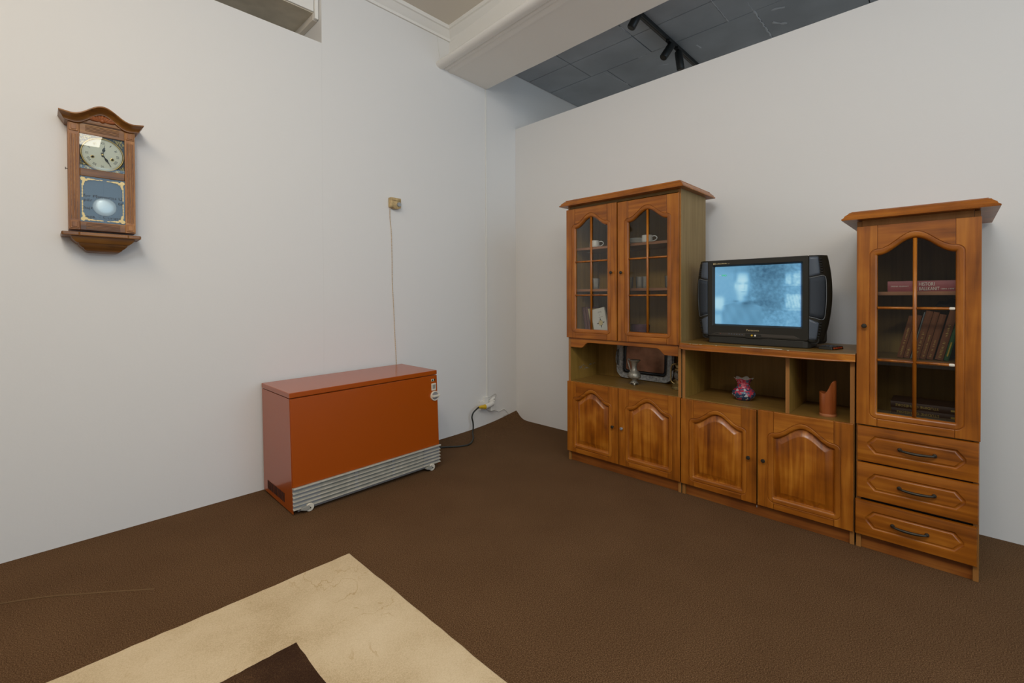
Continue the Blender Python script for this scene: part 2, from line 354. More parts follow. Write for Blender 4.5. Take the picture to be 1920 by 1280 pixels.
# main bay ceiling with its moulded border
struct('ceiling', bx(-6.5, -.80, -8, 1.4, 3.47, 3.6), 'plaster_tan')
prof = [(0, 0), (.014, 0), (.018, .018), (.03, .03), (.058, .062), (.07, .066), (.07, .095), (0, .095)]
bm = prism(B(), prof, lambda d, z: (PX+.0, -d, 3.375+z), lambda d, z: (-.805-d, -d, 3.375+z))
struct('trim_1', bm, 'plaster')
bm = prism(B(), prof, lambda d, z: (-.805-d, -d, 3.375+z), lambda d, z: (-.99-d, -8, 3.375+z))
struct('trim_2', bm, 'plaster')
# downstand beam: side, soffit and the two half-round mouldings along its lower left edge
def bxl(y): return -.826+.056*y
def bxr(y): return -.39+.021*y
bm = B()
n = 24; rings = []
for i in range(n+1):
    y = -5.0*i/n
    w = .004*math.sin(i*2.3)+.003*math.sin(i*5.1)
    rings.append([(bxl(y), y, 3.122), (bxr(y)+w, y, 3.112+.4*w), (bxr(y)+w, y, 3.6), (bxl(y)+.02, y, 3.6)])
loft(bm, rings, True, True, True)
struct('trim_3', bm, 'plaster')
def along(prof, name, mat='plaster'):
    bm = B()
    loft(bm, [[(bxl(y)+d, y, z) for d, z in prof] for y in (-.0, -1.0, -2.5, -5.0)], True, True, True)
    struct(name, bm, mat, smooth='auto')
def half_round(cx, cz, rx, rz, k=14): return [(cx+rx*math.cos(2*PI*i/k), cz+rz*math.sin(2*PI*i/k)) for i in range(k)]
along(half_round(-.085, 3.148, .046, .030), 'trim_4')
along(half_round(-.030, 3.138, .020, .016), 'trim_5')
along([(-.012, 3.128), (.006, 3.118), (.03, 3.116), (.03, 3.2), (-.06, 3.2), (-.06, 3.15)], 'trim_6')
# the painted slab ceiling over the next bay, cast in panels with open joints
cl = struct('ceiling_2', bx(-.45, 2.2, -8, 1.0, 3.392, 3.5), plain('joint_shadow', (.08, .085, .09), .9))
def slab(x0, x1, y0, y1):
    z = 3.376+random.uniform(-.0025, .0015)
    return struct('ceiling_panel', bx(x0+.003, x1-.003, y0+.003, y1-.003, z, 3.394), 'slab', cl, bevel=.003, segs=1)
for ys, x0, x1 in (([.0, -.52, -1.165, -1.82, -2.47, -3.1], -.44, .2), ([.0, -.52, -1.165, -1.815, -2.46, -3.1], .2, .543), ([.0, -.7, -1.36, -2.0, -2.65, -3.3], .543, 1.15), ([.0, -.4, -1.05, -1.98, -2.4, -3.3], 1.15, 2.1)):
    for a, c in zip(ys, ys[1:]): slab(x0, x1, c, a)
random.seed(31)
FILL = [((.39, -2.0), (1.12, -2.0), .011), ((.14, -1.817), (.543, -1.816), .008), ((.545, -1.03), (.543, -1.30), .007), ((.545, -.66), (.95, -.70), .010), ((.0, -1.166), (.17, -1.165), .006), ((.80, -2.06), (.90, -2.14), .02), ((.62, -2.10), (.66, -2.18), .022), ((.80, -1.10), (.84, -1.18), .022), ((.70, -1.50), (.78, -1.50), .018)]
def filler(p, q, wdt):
    p, q = Vector((*p, 0)), Vector((*q, 0)); d = (q-p).normalized(); nn = Vector((-d.y, d.x, 0)); k = int((q-p).length/.018)
    a = [p+(q-p)*i/k+nn*(wdt*random.uniform(.1, 1)) for i in range(k+1)]; c = [p+(q-p)*i/k-nn*(wdt*random.uniform(.1, 1)) for i in range(k+1)]
    bm = loft(B(), [[(a[i].x, a[i].y, 3.3755), (a[i].x*.5+c[i].x*.5, a[i].y*.5+c[i].y*.5, 3.3735-random.uniform(0, .001)), (c[i].x, c[i].y, 3.3755)] for i in range(k+1)], False)
    struct('joint_filler', bm, 'filler', cl)
M['filler'] = plain('pale_joint_filler', (.52, .56, .60), .8)
for p, q, w_ in FILL: filler(p, q, w_)
# opening above the left partition: beam, its trims
struct('trim_7', bx(-6.5, -1.946, .062, 1.2, 3.15, 3.62), 'plaster_dull')
bm = B(); box(bm, -6.5, -1.946, .048, .064, 3.156, 3.62)
struct('trim_9', bm, 'plaster', bevel=.004)
struct('trim_10', bx(-1.947, PX+.001, .066, 1.2, 3.106, 3.2), 'plaster_tan', bevel=.002)
struct('trim_11', bx(-1.944, PX-.004, .035, .067, 3.108, 3.62), 'plaster', bevel=.004)
# vertical cable trunking from the beam to the socket
struct('trim_12', bx(-.405, -.388, -.010, 0, .28, 3.108), 'white_plastic', bevel=.002)
# fine wire by the ceiling corner
struct('trim_13', tube(B(), [(-.945, -.004, 3.375), (-.93, -.004, 3.27), (-.915, -.004, 3.17)], .002, 6), 'white_plastic')
# light seam of the carpet on the left
struct('trim_14', tube(B(), smooth_path([(-4.2, -.02, .0012), (-3.387, -.409, .0012), (-3.15, -.57, .001), (-2.95, -.735, .0004)]), .0026, 6), plain('carpet_seam', (.16, .09, .035), .95))
# ------------------------------------------------------------------ track lighting
t = thing('track_light', 'black ceiling track with three small spotlights under the blue-grey slab', 'track light', (.45, -1.37, 3.376))
bm = B(); box(bm, -.75, 1.3, -1.388, -1.352, 3.343, 3.376); obj('rail', bm, 'black', t, bevel=.003)
obj('rail_slot', bx(-.74, 1.29, -1.375, -1.366, 3.3405, 3.344), 'iron', t)
def spot(px, py, d, ln=.12, r=.032):
    b0 = Vector((px, py, 3.30)); d = Vector(d).normalized(); e = b0+d*ln
    o = obj('spotlight', tube(B(), [b0-d*.02, b0-d*.014, e-d*.006, e], lambda s: r if .1 < s < .95 else r*.86, 18), 'black', t, smooth='auto')
    obj('bracket', box(B(), px-.012, px+.012, py-.012, py+.012, 3.29, 3.345), 'black', o)
    obj('adapter', bx(px-.05, px+.05, py-.017, py+.017, 3.325, 3.346), 'black', o, bevel=.002)
    obj('lens', tube(B(), [e-d*.002, e+d*.0015], r*.74, 16), 'iron', o)
spot(.44, -1.385, (-.55, .25, -.85), .13)
spot(.60, -1.385, (.05, -.12, -1), .14)
spot(-.13, -1.385, (-.25, .35, -.8), .09)
# ------------------------------------------------------------------ rug
t = thing('rug', 'cream rug with a dark brown inner field lying on the brown carpet', 'rug', (-3.1, -2.2, 0))
def rug_sheet(x0, x1, y0, y1, z0, z1, wob):
    n = 40; pts = []
    for i in range(n): pts.append((x0+(x1-x0)*i/n, y0))
    for i in range(n): pts.append((x1, y0+(y1-y0)*i/n))
    for i in range(n): pts.append((x1-(x1-x0)*i/n, y1))
    for i in range(n): pts.append((x0, y1-(y1-y0)*i/n))
    r = [(x+random.uniform(-wob, wob), y+random.uniform(-wob, wob)) for x, y in pts]
    cx, cy = (x0+x1)/2, (y0+y1)/2
    def ins(k): return [(x+(cx-x)*k, y+(cy-y)*k) for x, y in r]
    bm = B(); rings = [[(x, y, z0) for x, y in r], [(x, y, z1-.004) for x, y in r], [(x, y, z1) for x, y in ins(.006)]]
    loft(bm, rings, True, True, True); return bm
obj('pile', rug_sheet(-3.92, -2.276, -3.42, -1.083, .0005, .013, .0022), 'rug', t)
obj('inner_field', rug_sheet(-3.53, -2.664, -3.03, -1.475, .004, .0142, .0016), 'rug_dark', t)
# ------------------------------------------------------------------ storage heater
HX0, HX1, HY, HB = -2.312, -1.314, -.482, -.035
t = thing('storage_heater', 'orange enamelled storage heater with grey bottom grille on small casters', 'heater', (-1.81, -.26, 0))
bm = prism(B(), [(HB, .03), (HB, .648), (-.474, .648), (-.474, .17), (-.466, .16), (-.466, .032)], lambda y, z: (HX0+.004, y, z), lambda y, z: (HX1-.004, y, z))
body = obj('body', bm, 'orange', t, bevel=.002)
for x0, x1 in ((HX0+.0015, HX0+.0045), (HX1-.0045, HX1-.0015)):
    obj('side_sheet', prism(B(), [(HB, .022), (HB, .648), (-.475, .648), (-.486, .16), (-.478, .155), (-.494, .018)] if x0 > -2 else [(HB, .022), (HB, .648), (-.475, .648), (-.487, .16), (-.496, .014)], lambda y, z: (x0, y, z), lambda y, z: (x1, y, z)), 'orange', t)
obj('lid', bx(HX0, HX1, HY, HB+.005, .652, .681), 'orange', t, bevel=.003)
bm = prism(B(), [(-.474, .646), (-.482, .646), (-.496, .158), (-.486, .158)], lambda y, z: (HX0+.004, y, z), lambda y, z: (HX1-.001, y, z))
front = obj('front_panel', bm, 'orange', t, bevel=.002)
for k in range(14):                                   # side cooling slots
    y = -.108-.0202*k
    obj('vent_slot', bx(HX0-.0005, HX0+.012, y-.0042, y+.0042, .048-.0001*k, .098), 'dark', body)
gr = obj('grille', bx(HX0+.012, HX1-.01, -.478, -.47, .035, .15), 'dark', t)
for k in range(6):                                    # louvres: the top one is the wide pale rail
    z = .155-.0222*k
    if k == 0: pr = [(-.486, z+.001), (-.511, z+.005), (-.513, z-.004), (-.486, z-.010)]
    else: pr = [(-.480, z+.006), (-.499, z-.003), (-.5065, z-.0045), (-.507, z-.009), (-.498, z-.008), (-.480, z+.001)]
    obj('louvre', prism(B(), pr, lambda y, z: (HX0+.002, y, z), lambda y, z: (HX1+.004, y, z)), 'alu', gr, bevel=.0012)
for x0, x1 in ((HX0+.003, HX0+.155), (-1.945, -1.925), (-1.69, -1.67), (HX1-.13, HX1)):
    obj('grille_bracket', prism(B(), [(-.479, .15), (-.494, .15), (-.4945, .03), (-.479, .03)], lambda y, z: (x0, y, z), lambda y, z: (x1, y, z)), 'steel', gr)
obj('under_rail', prism(B(), [(-.47, .040), (-.497, .040), (-.492, .018), (-.47, .018)], lambda y, z: (HX0+.03, y, z), lambda y, z: (HX1-.06, y, z)), 'steel', t)
f = obj('indicator_lamp', bx(-1.364, -1.344, -.4855, -.4815, .607, .623), 'cream_plastic', t, bevel=.001)
obj('green_lens', bx(-1.361, -1.350, -.4865, -.4835, .609, .621), 'green', f)
obj('dark_slot', bx(-1.342, -1.333, -.4845, -.4815, .610, .622), 'dark', f)
f = obj('rocker_switch', bx(-1.366, -1.328, -.4895, -.482, .543, .593), 'cream_plastic', t, bevel=.003)
obj('rocker', prism(B(), [(-.489, .551), (-.4935, .583), (-.489, .585)], lambda y, z: (-1.358, y, z), lambda y, z: (-1.336, y, z)), 'grey_plastic', f)
kz, kx = .505, -1.341
f = obj('control_knob', lathe(B(), [(.0345, .004), (.0345, -.006), (.033, -.012), (.028, -.012), (.026, -.009), (0, -.009)], (kx, -.485, kz), 28, axis='y'), 'cream_plastic', t, smooth='auto')
obj('knob_disc', lathe(B(), [(.0262, -.0085), (.0255, -.0105), (0, -.0105)], (kx, -.485, kz), 24, axis='y'), 'steel', f, smooth='auto')
obj('knob_grip', prism(B(), [(kx-.027, kz-.007), (kx+.034, kz-.005), (kx+.034, kz+.005), (kx-.027, kz+.007)], lambda x, z: (x, -.494, z), lambda x, z: (x, -.512+(.003 if x > kx else 0), z)), 'cream_plastic', f, bevel=.002)
for cx_, cy_ in ((-2.222, -.500), (-1.388, -.505), (-2.205, -.09), (-1.375, -.09)):
    cz_ = .0286 if cx_ < -1.8 else .0186
    w = obj('caster', lathe(B(), [(.004, -.009), (.021, -.009), (.0235, -.006), (.0235, .006), (.021, .009), (.004, .009)], (cx_, cy_, cz_), 24, axis='y', cap1=True), 'cream_plastic', t, smooth='auto')
    obj('caster_fork', prism(B(), [(cx_-.052, cz_), (cx_-.046, cz_+.012), (cx_-.006, cz_+.016), (cx_+.004, cz_-.004), (cx_-.02, cz_-.012)], lambda x, z: (x, cy_-.0145, z), lambda x, z: (x, cy_+.0145, z)), 'grey_plastic', w, bevel=.002)
    obj('axle', lathe(B(), [(.0035, -.0165), (.0035, .0165)], (cx_, cy_, cz_), 10, axis='y', cap1=True), 'iron', w)
t.rotation_euler = (0, -.012, 0)
# black supply cable with the yellow plug
t = thing('power_cable', 'black power cable running from orange heater to wall socket, with yellow plug end', 'cable', (-.80, -.25, 0))
pts = [(-1.318, -.12, .012), (-1.2, -.15, .009), (-1.068, -.175, .008), (-.949, -.263, .008), (-.856, -.285, .008), (-.74, -.20, .010), (-.655, -.095, .018), (-.612, -.055, .05), (-.612, -.050, .095), (-.624, -.052, .14), (-.612, -.056, .178), (-.575, -.060, .206), (-.548, -.060, .2165)]
obj('cord', tube(B(), smooth_path(pts, 7), .0066, 10), 'rubber', t, smooth=True)
obj('yellow_plug', tube(B(), [(-.553, -.060, .2155), (-.53, -.060, .215), (-.49, -.060, .210), (-.482, -.060, .209), (-.474, -.06, .208)], lambda s: .0095+.0145*min(1, s*1.15) if s < .85 else .022, 18), 'yellow', t, smooth='auto')
# wall socket with stacked white plugs
t = thing('wall_socket', 'white wall socket with a white adapter and plugs low in the corner', 'socket', (-.42, 0, .2))
obj('face_plate', bx(-.492, -.41, -.018, 0, .168, .252), 'white_plastic', t, bevel=.004)
obj('junction_box', bx(-.452, -.40, -.028, 0, .195, .285), 'white_plastic', t, bevel=.004)
obj('plug_sleeve', tube(B(), [(-.475, -.060, .208), (-.42, -.055, .212), (-.375, -.048, .222)], lambda s: .021+.003*s, 16), 'white_plastic', t, smooth='auto')
ad = obj('adapter_block', bx(-.392, -.338, -.052, 0, .150, .245), 'white_plastic', t, bevel=.006, segs=3)
obj('adapter_top', tube(B(), [(-.37, -.022, .235), (-.35, -.026, .252), (-.325, -.026, .262)], lambda s: .016-.003*s, 12), 'white_plastic', ad, smooth='auto')
obj('thin_loop_wire', tube(B(), smooth_path([(-.446, -.010, .262), (-.436, -.012, .284), (-.42, -.014, .274), (-.385, -.012, .268), (-.34, -.010, .278), (-.300, -.008, .288), (-.284, -.008, .279), (-.300, -.014, .256), (-.325, -.022, .252)], 6), .0016, 6), 'grey_plastic', t)
t = thing('white_cord', 'thin white cord running from white socket adapter down to the lifted carpet edge', 'cord', (-.2, -.01, .1))
obj('flex', tube(B(), smooth_path([(-.405, -.014, .165), (-.375, -.012, .146), (-.326, -.010, .141), (-.285, -.008, .130), (-.256, -.008, .117), (-.225, -.007, .120), (-.187, -.007, .126), (-.155, -.007, .108), (-.119, -.007, .072), (-.11, -.007, .066)], 6), .0032, 8), 'white_plastic', t, smooth=True)
obj('flex_tail', tube(B(), smooth_path([(-.185, -.008, .060), (-.165, -.008, .069), (-.135, -.008, .072)], 4), .0030, 8), 'white_plastic', t, smooth=True)
# old thermostat box with its twisted cord
t = thing('room_thermostat', 'yellowed old thermostat box on the wall with thin cord hanging to heater', 'thermostat', (-1.37, 0, 1.92))
bm = B(); box(bm, -1.413, -1.322, -.040, 0, 1.887, 1.962); hs = obj('housing', bm, 'old_plastic', t, bevel=.006, segs=3)
obj('top_band', bx(-1.405, -1.328, -.0445, -.030, 1.938, 1.958), 'old_plastic', hs, bevel=.004)
obj('bottom_lip', prism(B(), [(-1.405, 1.893), (-1.375, 1.878), (-1.338, 1.880), (-1.328, 1.893)], lambda x, z: (x, -.038, z), lambda x, z: (x, -.004, z)), 'old_plastic', hs, bevel=.003)
obj('dial_knob', lathe(B(), [(.0165, .0), (.0165, -.013), (.0145, -.016), (0, -.016)], (-1.347, -.040, 1.912), 24, axis='y'), 'steel', t, smooth='auto')
random.seed(3)
cp = [(-1.404, -.012, 1.886), (-1.4005, -.006, 1.80), (-1.390, -.006, 1.70), (-1.385, -.006, 1.50), (-1.384, -.006, 1.33), (-1.377, -.006, 1.18), (-1.370, -.006, 1.04), (-1.363, -.006, .88), (-1.357, -.010, .74), (-1.355, -.014, .64)]
sp = smooth_path(cp, 26); bm = B()
for ph in (0, PI):
    tube(bm, [p+Vector((.0017*math.cos(ph+i*1.1), .0017*math.sin(ph+i*1.1), 0)) for i, p in enumerate(sp)], .0015, 5)
obj('twisted_cord', bm, 'cordmat', t, smooth=True)
# ------------------------------------------------------------------ cabinet doors
XF, XC = -.574, -.555                                   # door fronts, carcass fronts
def contour(d, a, c, b, s, H, n=28):
    """closed outline of a door opening with a cathedral top, offset outwards by d; H = rise of the ogee"""
    def top(u): return s+d+H*(.5-.5*math.cos(2*PI*min(1, max(0, (u-a)/(c-a)))))
    P = []
    def arc(cx, cy, a0):
        for k in range(6):
            if d > 0: P.append((cx+d*math.cos(a0+k*PI/10), cy+d*math.sin(a0+k*PI/10)))
            else:
                sx_, sy_ = (1 if cx == c else -1), (1 if cy == s else -1)
                P.append((cx+sx_*d, top(cx+sx_*d) if sy_ > 0 else b-d))
    arc(c, b, -PI/2); arc(c, s, 0)
    m = min(d, 0)
    for k in range(1, n): u = (c+m)+((a-m)-(c+m))*k/n; P.append((u, top(u)))
    arc(a, s, PI/2); arc(a, b, PI)
    return P
def make_door(parent, y0, z0, w, h, kind, knob, a=.077, b=.063, s=None, H=.071, bars=(), knob_z=None, key=False):
    """door with its top-left corner at y0: two stiles, two rails, a moulded edge, then a raised panel or panes with glazing bars"""
    c = w-a; s = s if s else h-.141
    P = lambda u, v, ww: (XF-ww, y0-u, z0+v)
    D = .030; TH = .020
    bm = B()
    pr = [(D, -.003), (D-.0012, -.0034), (D-.0026, -.003), (D-.0040, -.0006), (D-.0052, .0), (D-.0058, .0), (.0120, .0), (.0110, -.0002), (.0070, -.0013), (.0030, -.0046), (.0008, -.0095), (.0004, -.011)]
    if kind == 'glass': pr += [(.0004, -TH)]
    loft(bm, [[P(u, v, ww) for u, v in contour(max(d, .0004), a, c, b, s, H)] for d, ww in pr], True)
    box(bm, XF+.0035, XF+.0045, y0-.004, y0-w+.004, z0+.004, z0+b-D+.002)
    for q0, q1 in ((a-.002, a+.002), (c-.002, c+.002)):
        box(bm, XF+.0035, XF+.0045, y0-q0, y0-q1, z0+.004, z0+b-D); box(bm, XF+.0035, XF+.0045, y0-q0, y0-q1, z0+s+D, z0+h-.004)
    door = obj('door', bm, 'wood_y', parent, smooth='auto')
    door.data.materials.append(M['wood_z'])
    for p in door.data.polygons:
        u = y0-p.center.y
        if (u < a+.0006 or u > c-.0006) and p.center.z < z0+s+.012: p.material_index = 1
    out = contour(D, a, c, b, s, H); g = .0005
    TL = [p for p in out[6+6+27:6+6+27+6]]; BL = out[-6:]; BR = out[:6]; TR = out[6:12]; top = out[12:12+27]
    def piece(name, poly, mat):
        pm = prism(B(), poly, lambda u, v: P(u, v, 0), lambda u, v: P(u, v, -TH))
        obj(name, pm, mat, door, bevel=.0016)
    piece('stile', [(0, 0), (a-g, 0)]+[(min(u, a-g), v) for u, v in reversed(BL)]+[(min(u, a-g), v) for u, v in reversed(TL)]+[(a-g, h), (0, h)], 'wood_z')
    piece('stile', [(w, 0), (w, h), (c+g, h)]+[(max(u, c+g), v) for u, v in reversed(TR)]+[(max(u, c+g), v) for u, v in reversed(BR)]+[(c+g, 0)], 'wood_z')
    piece('rail', [(a+g, 0), (c-g, 0), (c-g, b-D), (a+g, b-D)], 'wood_y')
    piece('rail', [(a+g, h), (a+g, s+D)]+[(u, v) for u, v in reversed(top) if a+g < u < c-g]+[(c-g, s+D), (c-g, h)], 'wood_y')
    if kind == 'panel':
        bm = B(); prr = [(.0, -.0105), (-.003, -.0135), (-.006, -.0135), (-.012, -.0115), (-.030, -.0035), (-.033, -.0012), (-.036, -.0008)]
        loft(bm, [[P(u, v, ww) for u, v in contour(d, a, c, b, s, H*(1 if d > -.02 else .97))] for d, ww in prr], True, False, True)
        loft(bm, [[P(u, v, ww) for u, v in contour(0, a, c, b, s, H)] for ww in (-.0105, -TH)], True, False, True)
        obj('raised_panel', bm, 'wood_panel', door, smooth='auto')
    else:
        bm = B(); q = contour(.004, a, c, b, s, H)
        bm.faces.new([bm.verts.new(P(u, v, -.017)) for u, v in q]); obj('pane', bm, 'glass', door)
        mid = w/2
        def bar(path, r): 
            obj('glazing_bar', tube(B(), path, r, 8), 'wood_z', door, smooth=True)
        bar([P(mid, b+.001, -.011), P(mid, s+H-.001, -.011)], .0075)
        for k, zz in enumerate(bars):
            bar([P(a+.0005, zz-z0, -.010), P(mid-.005, zz-z0, -.010)], .0058); bar([P(mid+.005, zz-z0, -.010), P(c-.0005, zz-z0, -.010)], .0058)
    ku = w-.036 if knob == 'R' else .030
    kz = (knob_z if knob_z else z0+h/2-.005)
    ky = y0-ku
    kn = obj('knob', lathe(B(), [(.0048, 0), (.0048, -.010), (.0095, -.013), (.0105, -.017), (.0085, -.021), (0, -.0225)], (XF, ky, kz), 18, axis='x'), 'iron' if not key else 'steel', door, smooth='auto')
    return door
def board(parent, name, mat, *a, bevel=.001): return obj(name, bx(*a), mat, parent, bevel=bevel, segs=1)
def cornice(parent, name, y0, y1, xb, z0, z1, o=.04, xf=XF):
    """moulded top: profile swept round left end, front, right end"""
    pr = [(o, 0), (o+.001, .006), (o-.007, .012), (o-.011, .021), (o-.022, .030), (o-.026, .036), (o-.034, .039), (o-.034, z1-z0)]
    rings = []
    for d, z in pr: rings.append([(xb, y0+d, z0+z), (xf-d, y0+d, z0+z), (xf-d, y1-d, z0+z), (xb, y1-d, z0+z)])
    bm = loft(B(), rings, True, True, True); return obj(name, bm, 'wood_y', parent, smooth='auto')
def plinth_front(t, y0, y1, end=.017):
    board(t, 'plinth', 'plinth', -.546, -.53, y1+end, y0-end, 0, .074)
# ---- left: tall display cabinet ----
XB = -.172
t = thing('display_cabinet', 'tall wide wall-unit cabinet with two glass doors over open niche and two doors', 'cabinet', (-.36, -1.488, 0))
LCt = t
for y in (-1.063, -1.913+.018):
    board(t, 'side_panel', 'lam' if y > -1.5 else 'lam_side', XC, XB, y-.018, y, 0, 1.858)
for y in (-1.063, -1.895): board(t, 'edge_strip', 'edge', XC-.0008, XC, y-.0178, y-.0002, .002, 1.856, bevel=0)
board(t, 'back_panel', 'lam', XB-.012, XB-.006, -1.905, -1.07, .05, 1.85)
for z0, z1, x0, nm in ((.566, .586, XC+.001, 'niche_floor'), (.902, .918, XC+.002, 'cupboard_floor'), (.074, .09, XC+.004, 'bottom_board'), (1.838, 1.857, XC+.001, 'top_board')):
    board(t, nm, 'lam_y', x0, XB-.01, -1.8945, -1.0815, z0, z1)
for z0, z1 in ((1.541, 1.558), (1.239, 1.256)):
    s_ = board(t, 'shelf', 'lam_y', -.497, XB-.01, -1.8945, -1.0815, z0, z1)
    board(s_, 'shelf_edge', 'shelf_edge', -.4985, -.497, -1.8945, -1.0815, z0, z1, bevel=0)
board(t, 'partition', 'lam', -.545, XB-.01, -1.496, -1.480, .075, .566)
plinth_front(t, -1.063, -1.913)
ap = [(-1.0815, .901), (-1.0815, .833), (-1.172, .833), (-1.186, .836), (-1.197, .845), (-1.213, .862), (-1.228, .871), (-1.25, .873), (-1.745, .873), (-1.766, .870), (-1.780, .861), (-1.797, .843), (-1.808, .834), (-1.8945, .833), (-1.8945, .901)]
obj('apron', prism(B(), ap, lambda y, z: (XC-.003, y, z), lambda y, z: (XC+.013, y, z)), 'wood_y', t, bevel=.0015)
cornice(t, 'cornice', -1.063, -1.911, XB+.065, 1.857, 1.902)
make_door(t, -1.058, .903, .419, .931, 'glass', 'R', bars=(1.451, 1.211), knob_z=1.363, b=.067, s=.789, H=.070)
make_door(t, -1.4865, .903, .420, .927, 'glass', 'L', bars=(1.448, 1.208), knob_z=1.360, b=.066, s=.784, H=.069, a=.0785)
make_door(t, -1.062, .072, .423, .511, 'panel', 'R', knob_z=.320, b=.060, s=.373, H=.071)
make_door(t, -1.4895, .072, .424, .513, 'panel', 'L', knob_z=.322, b=.064, s=.374, H=.073, key=True)
# white scuff marks scratched into the niche wall
random.seed(5)
bm = B()
for k in range(20):
    x, z = -.45+random.uniform(0, .20), .648+random.uniform(0, .03)
    tube(bm, [(x, -1.0818, z), (x+random.uniform(-.02, .03), -1.0818, z+random.uniform(-.008, .012)), (x+random.uniform(0, .04), -1.0818, z+random.uniform(-.01, .012))], .0007, 4)
obj('scratches', bm, 'steel', t)
# ---- middle: low television cabinet ----
t = thing('television_cabinet', 'low middle wall-unit cabinet under the television with open shelf and two doors', 'cabinet', (-.33, -2.343, 0))
XT = -.14
for y in (-1.9205, -2.7655+.018):
    board(t, 'side_panel', 'lam', XC, XT, y-.018, y, 0, .884)
    board(t, 'edge_strip', 'edge', XC-.0008, XC, y-.0178, y-.0002, .002, .884, bevel=0)
board(t, 'back_panel', 'lam', XT-.012, XT-.006, -2.758, -1.928, .05, .882)
for z0, z1, nm in ((.566, .586, 'niche_floor'), (.074, .09, 'bottom_board')):
    board(t, nm, 'lam_y', XC+.001, XT-.01, -2.747, -1.939, z0, z1)
dv = board(t, 'divider', 'lam', XC+.001, XT-.01, -2.491, -2.473, .586, .884)
board(dv, 'edge_strip', 'edge', XC, XC+.001, -2.4908, -2.4732, .587, .883, bevel=0)
board(t, 'partition', 'lam', -.545, XT-.01, -2.35, -2.333, .075, .566)
plinth_front(t, -1.9205, -2.7655)
def top_ring(o, z): return [(-.06, -1.9145, z), (XC+.006-o*.55, -1.9145, z), (-.556-o, -1.978, z), (-.556-o, -2.770+.103, z), (XC+.008-o*.55, -2.770, z), (-.06, -2.770, z)]
bm = loft(B(), [top_ring(o, z) for o, z in ((.068, .8845), (.072, .887), (.072, .890), (.068, .894), (.064, .8955), (.0642, .9115), (.0605, .9150), (.0575, .9160), (.0535, .9205))], True, True, True)
top = obj('top_board', bm, 'wood_y', t, smooth='auto')
bm = loft(B(), [top_ring(o, z) for o, z in ((.051, .9205), (.0495, .923))], True, False, True)
obj('laminate_top', bm, 'lam_y', top)
random.seed(11)
for k in range(9):                                   # chipped varnish along the front arris
    y = -1.985-k*.014-random.uniform(0, .008) if k < 6 else -2.10-random.uniform(0, .4)
    obj('chip', bx(-.612, -.6085, y-random.uniform(.003, .009), y, .9196, .9214), 'cream_paper', top)
make_door(t, -1.9195, .070, .418, .512, 'panel', 'R', knob_z=.318, b=.060, s=.375, H=.069)
make_door(t, -2.3455, .070, .417, .516, 'panel', 'L', knob_z=.319, b=.062, s=.376, H=.071)
obj('key_tag', bx(-.5755, -.5745, -2.344, -2.340, .055, .066), 'steel', t)
# ---- right: narrow tall cabinet with drawers ----
t = thing('bookcase_cabinet', 'narrow tall wall-unit cabinet with one glass door over three drawers', 'cabinet', (-.34, -2.979, 0))
XR = -.17
for y in (-2.773, -3.1850+.018):
    board(t, 'side_panel', 'lam', XC, XR, y-.018, y, 0, 1.552)
    board(t, 'edge_strip', 'edge', XC-.0008, XC, y-.0178, y-.0002, .002, 1.552, bevel=0)
board(t, 'back_panel', 'lam', XR-.012, XR-.006, -3.178, -2.781, .05, 1.55)
for z0, z1, nm in ((.582, .598, 'cupboard_floor'), (.07, .086, 'bottom_board'), (1.528, 1.546, 'top_board')):
    board(t, nm, 'lam_y', XC+.003, XR-.01, -3.1665, -2.7915, z0, z1)
board(t, 'frieze', 'edge', XC-.001, XC+.017, -3.1665, -2.7915, 1.520, 1.556)
for z0, z1 in ((1.202, 1.2185), (.888, .905)):
    s_ = board(t, 'shelf', 'lam_y', -.497, XR-.01, -3.1665, -2.7915, z0, z1)
    board(s_, 'shelf_edge', 'shelf_edge', -.4985, -.497, -3.1665, -2.7915, z0, z1, bevel=0)
plinth_front(t, -2.773, -3.185)
cornice(t, 'cornice', -2.763, -3.1965, -.02, 1.556, 1.597, o=.043)
bd = make_door(t, -2.774, .594, .4135, .931, 'glass', 'L', bars=(1.1435, .902), knob_z=1.059, b=.064, s=.792, H=.071)
for zz in (1.1435, .902):                            # varnish worn white at the bar ends
    obj('worn_patch', tube(B(), [(XF+.0098, -3.092, zz), (XF+.0098, -3.097, zz), (XF+.0098, -3.104, zz), (XF+.0098, -3.1095, zz)], lambda q: .0056+.0006*(.2 < q < .9), 8), 'paper', bd)
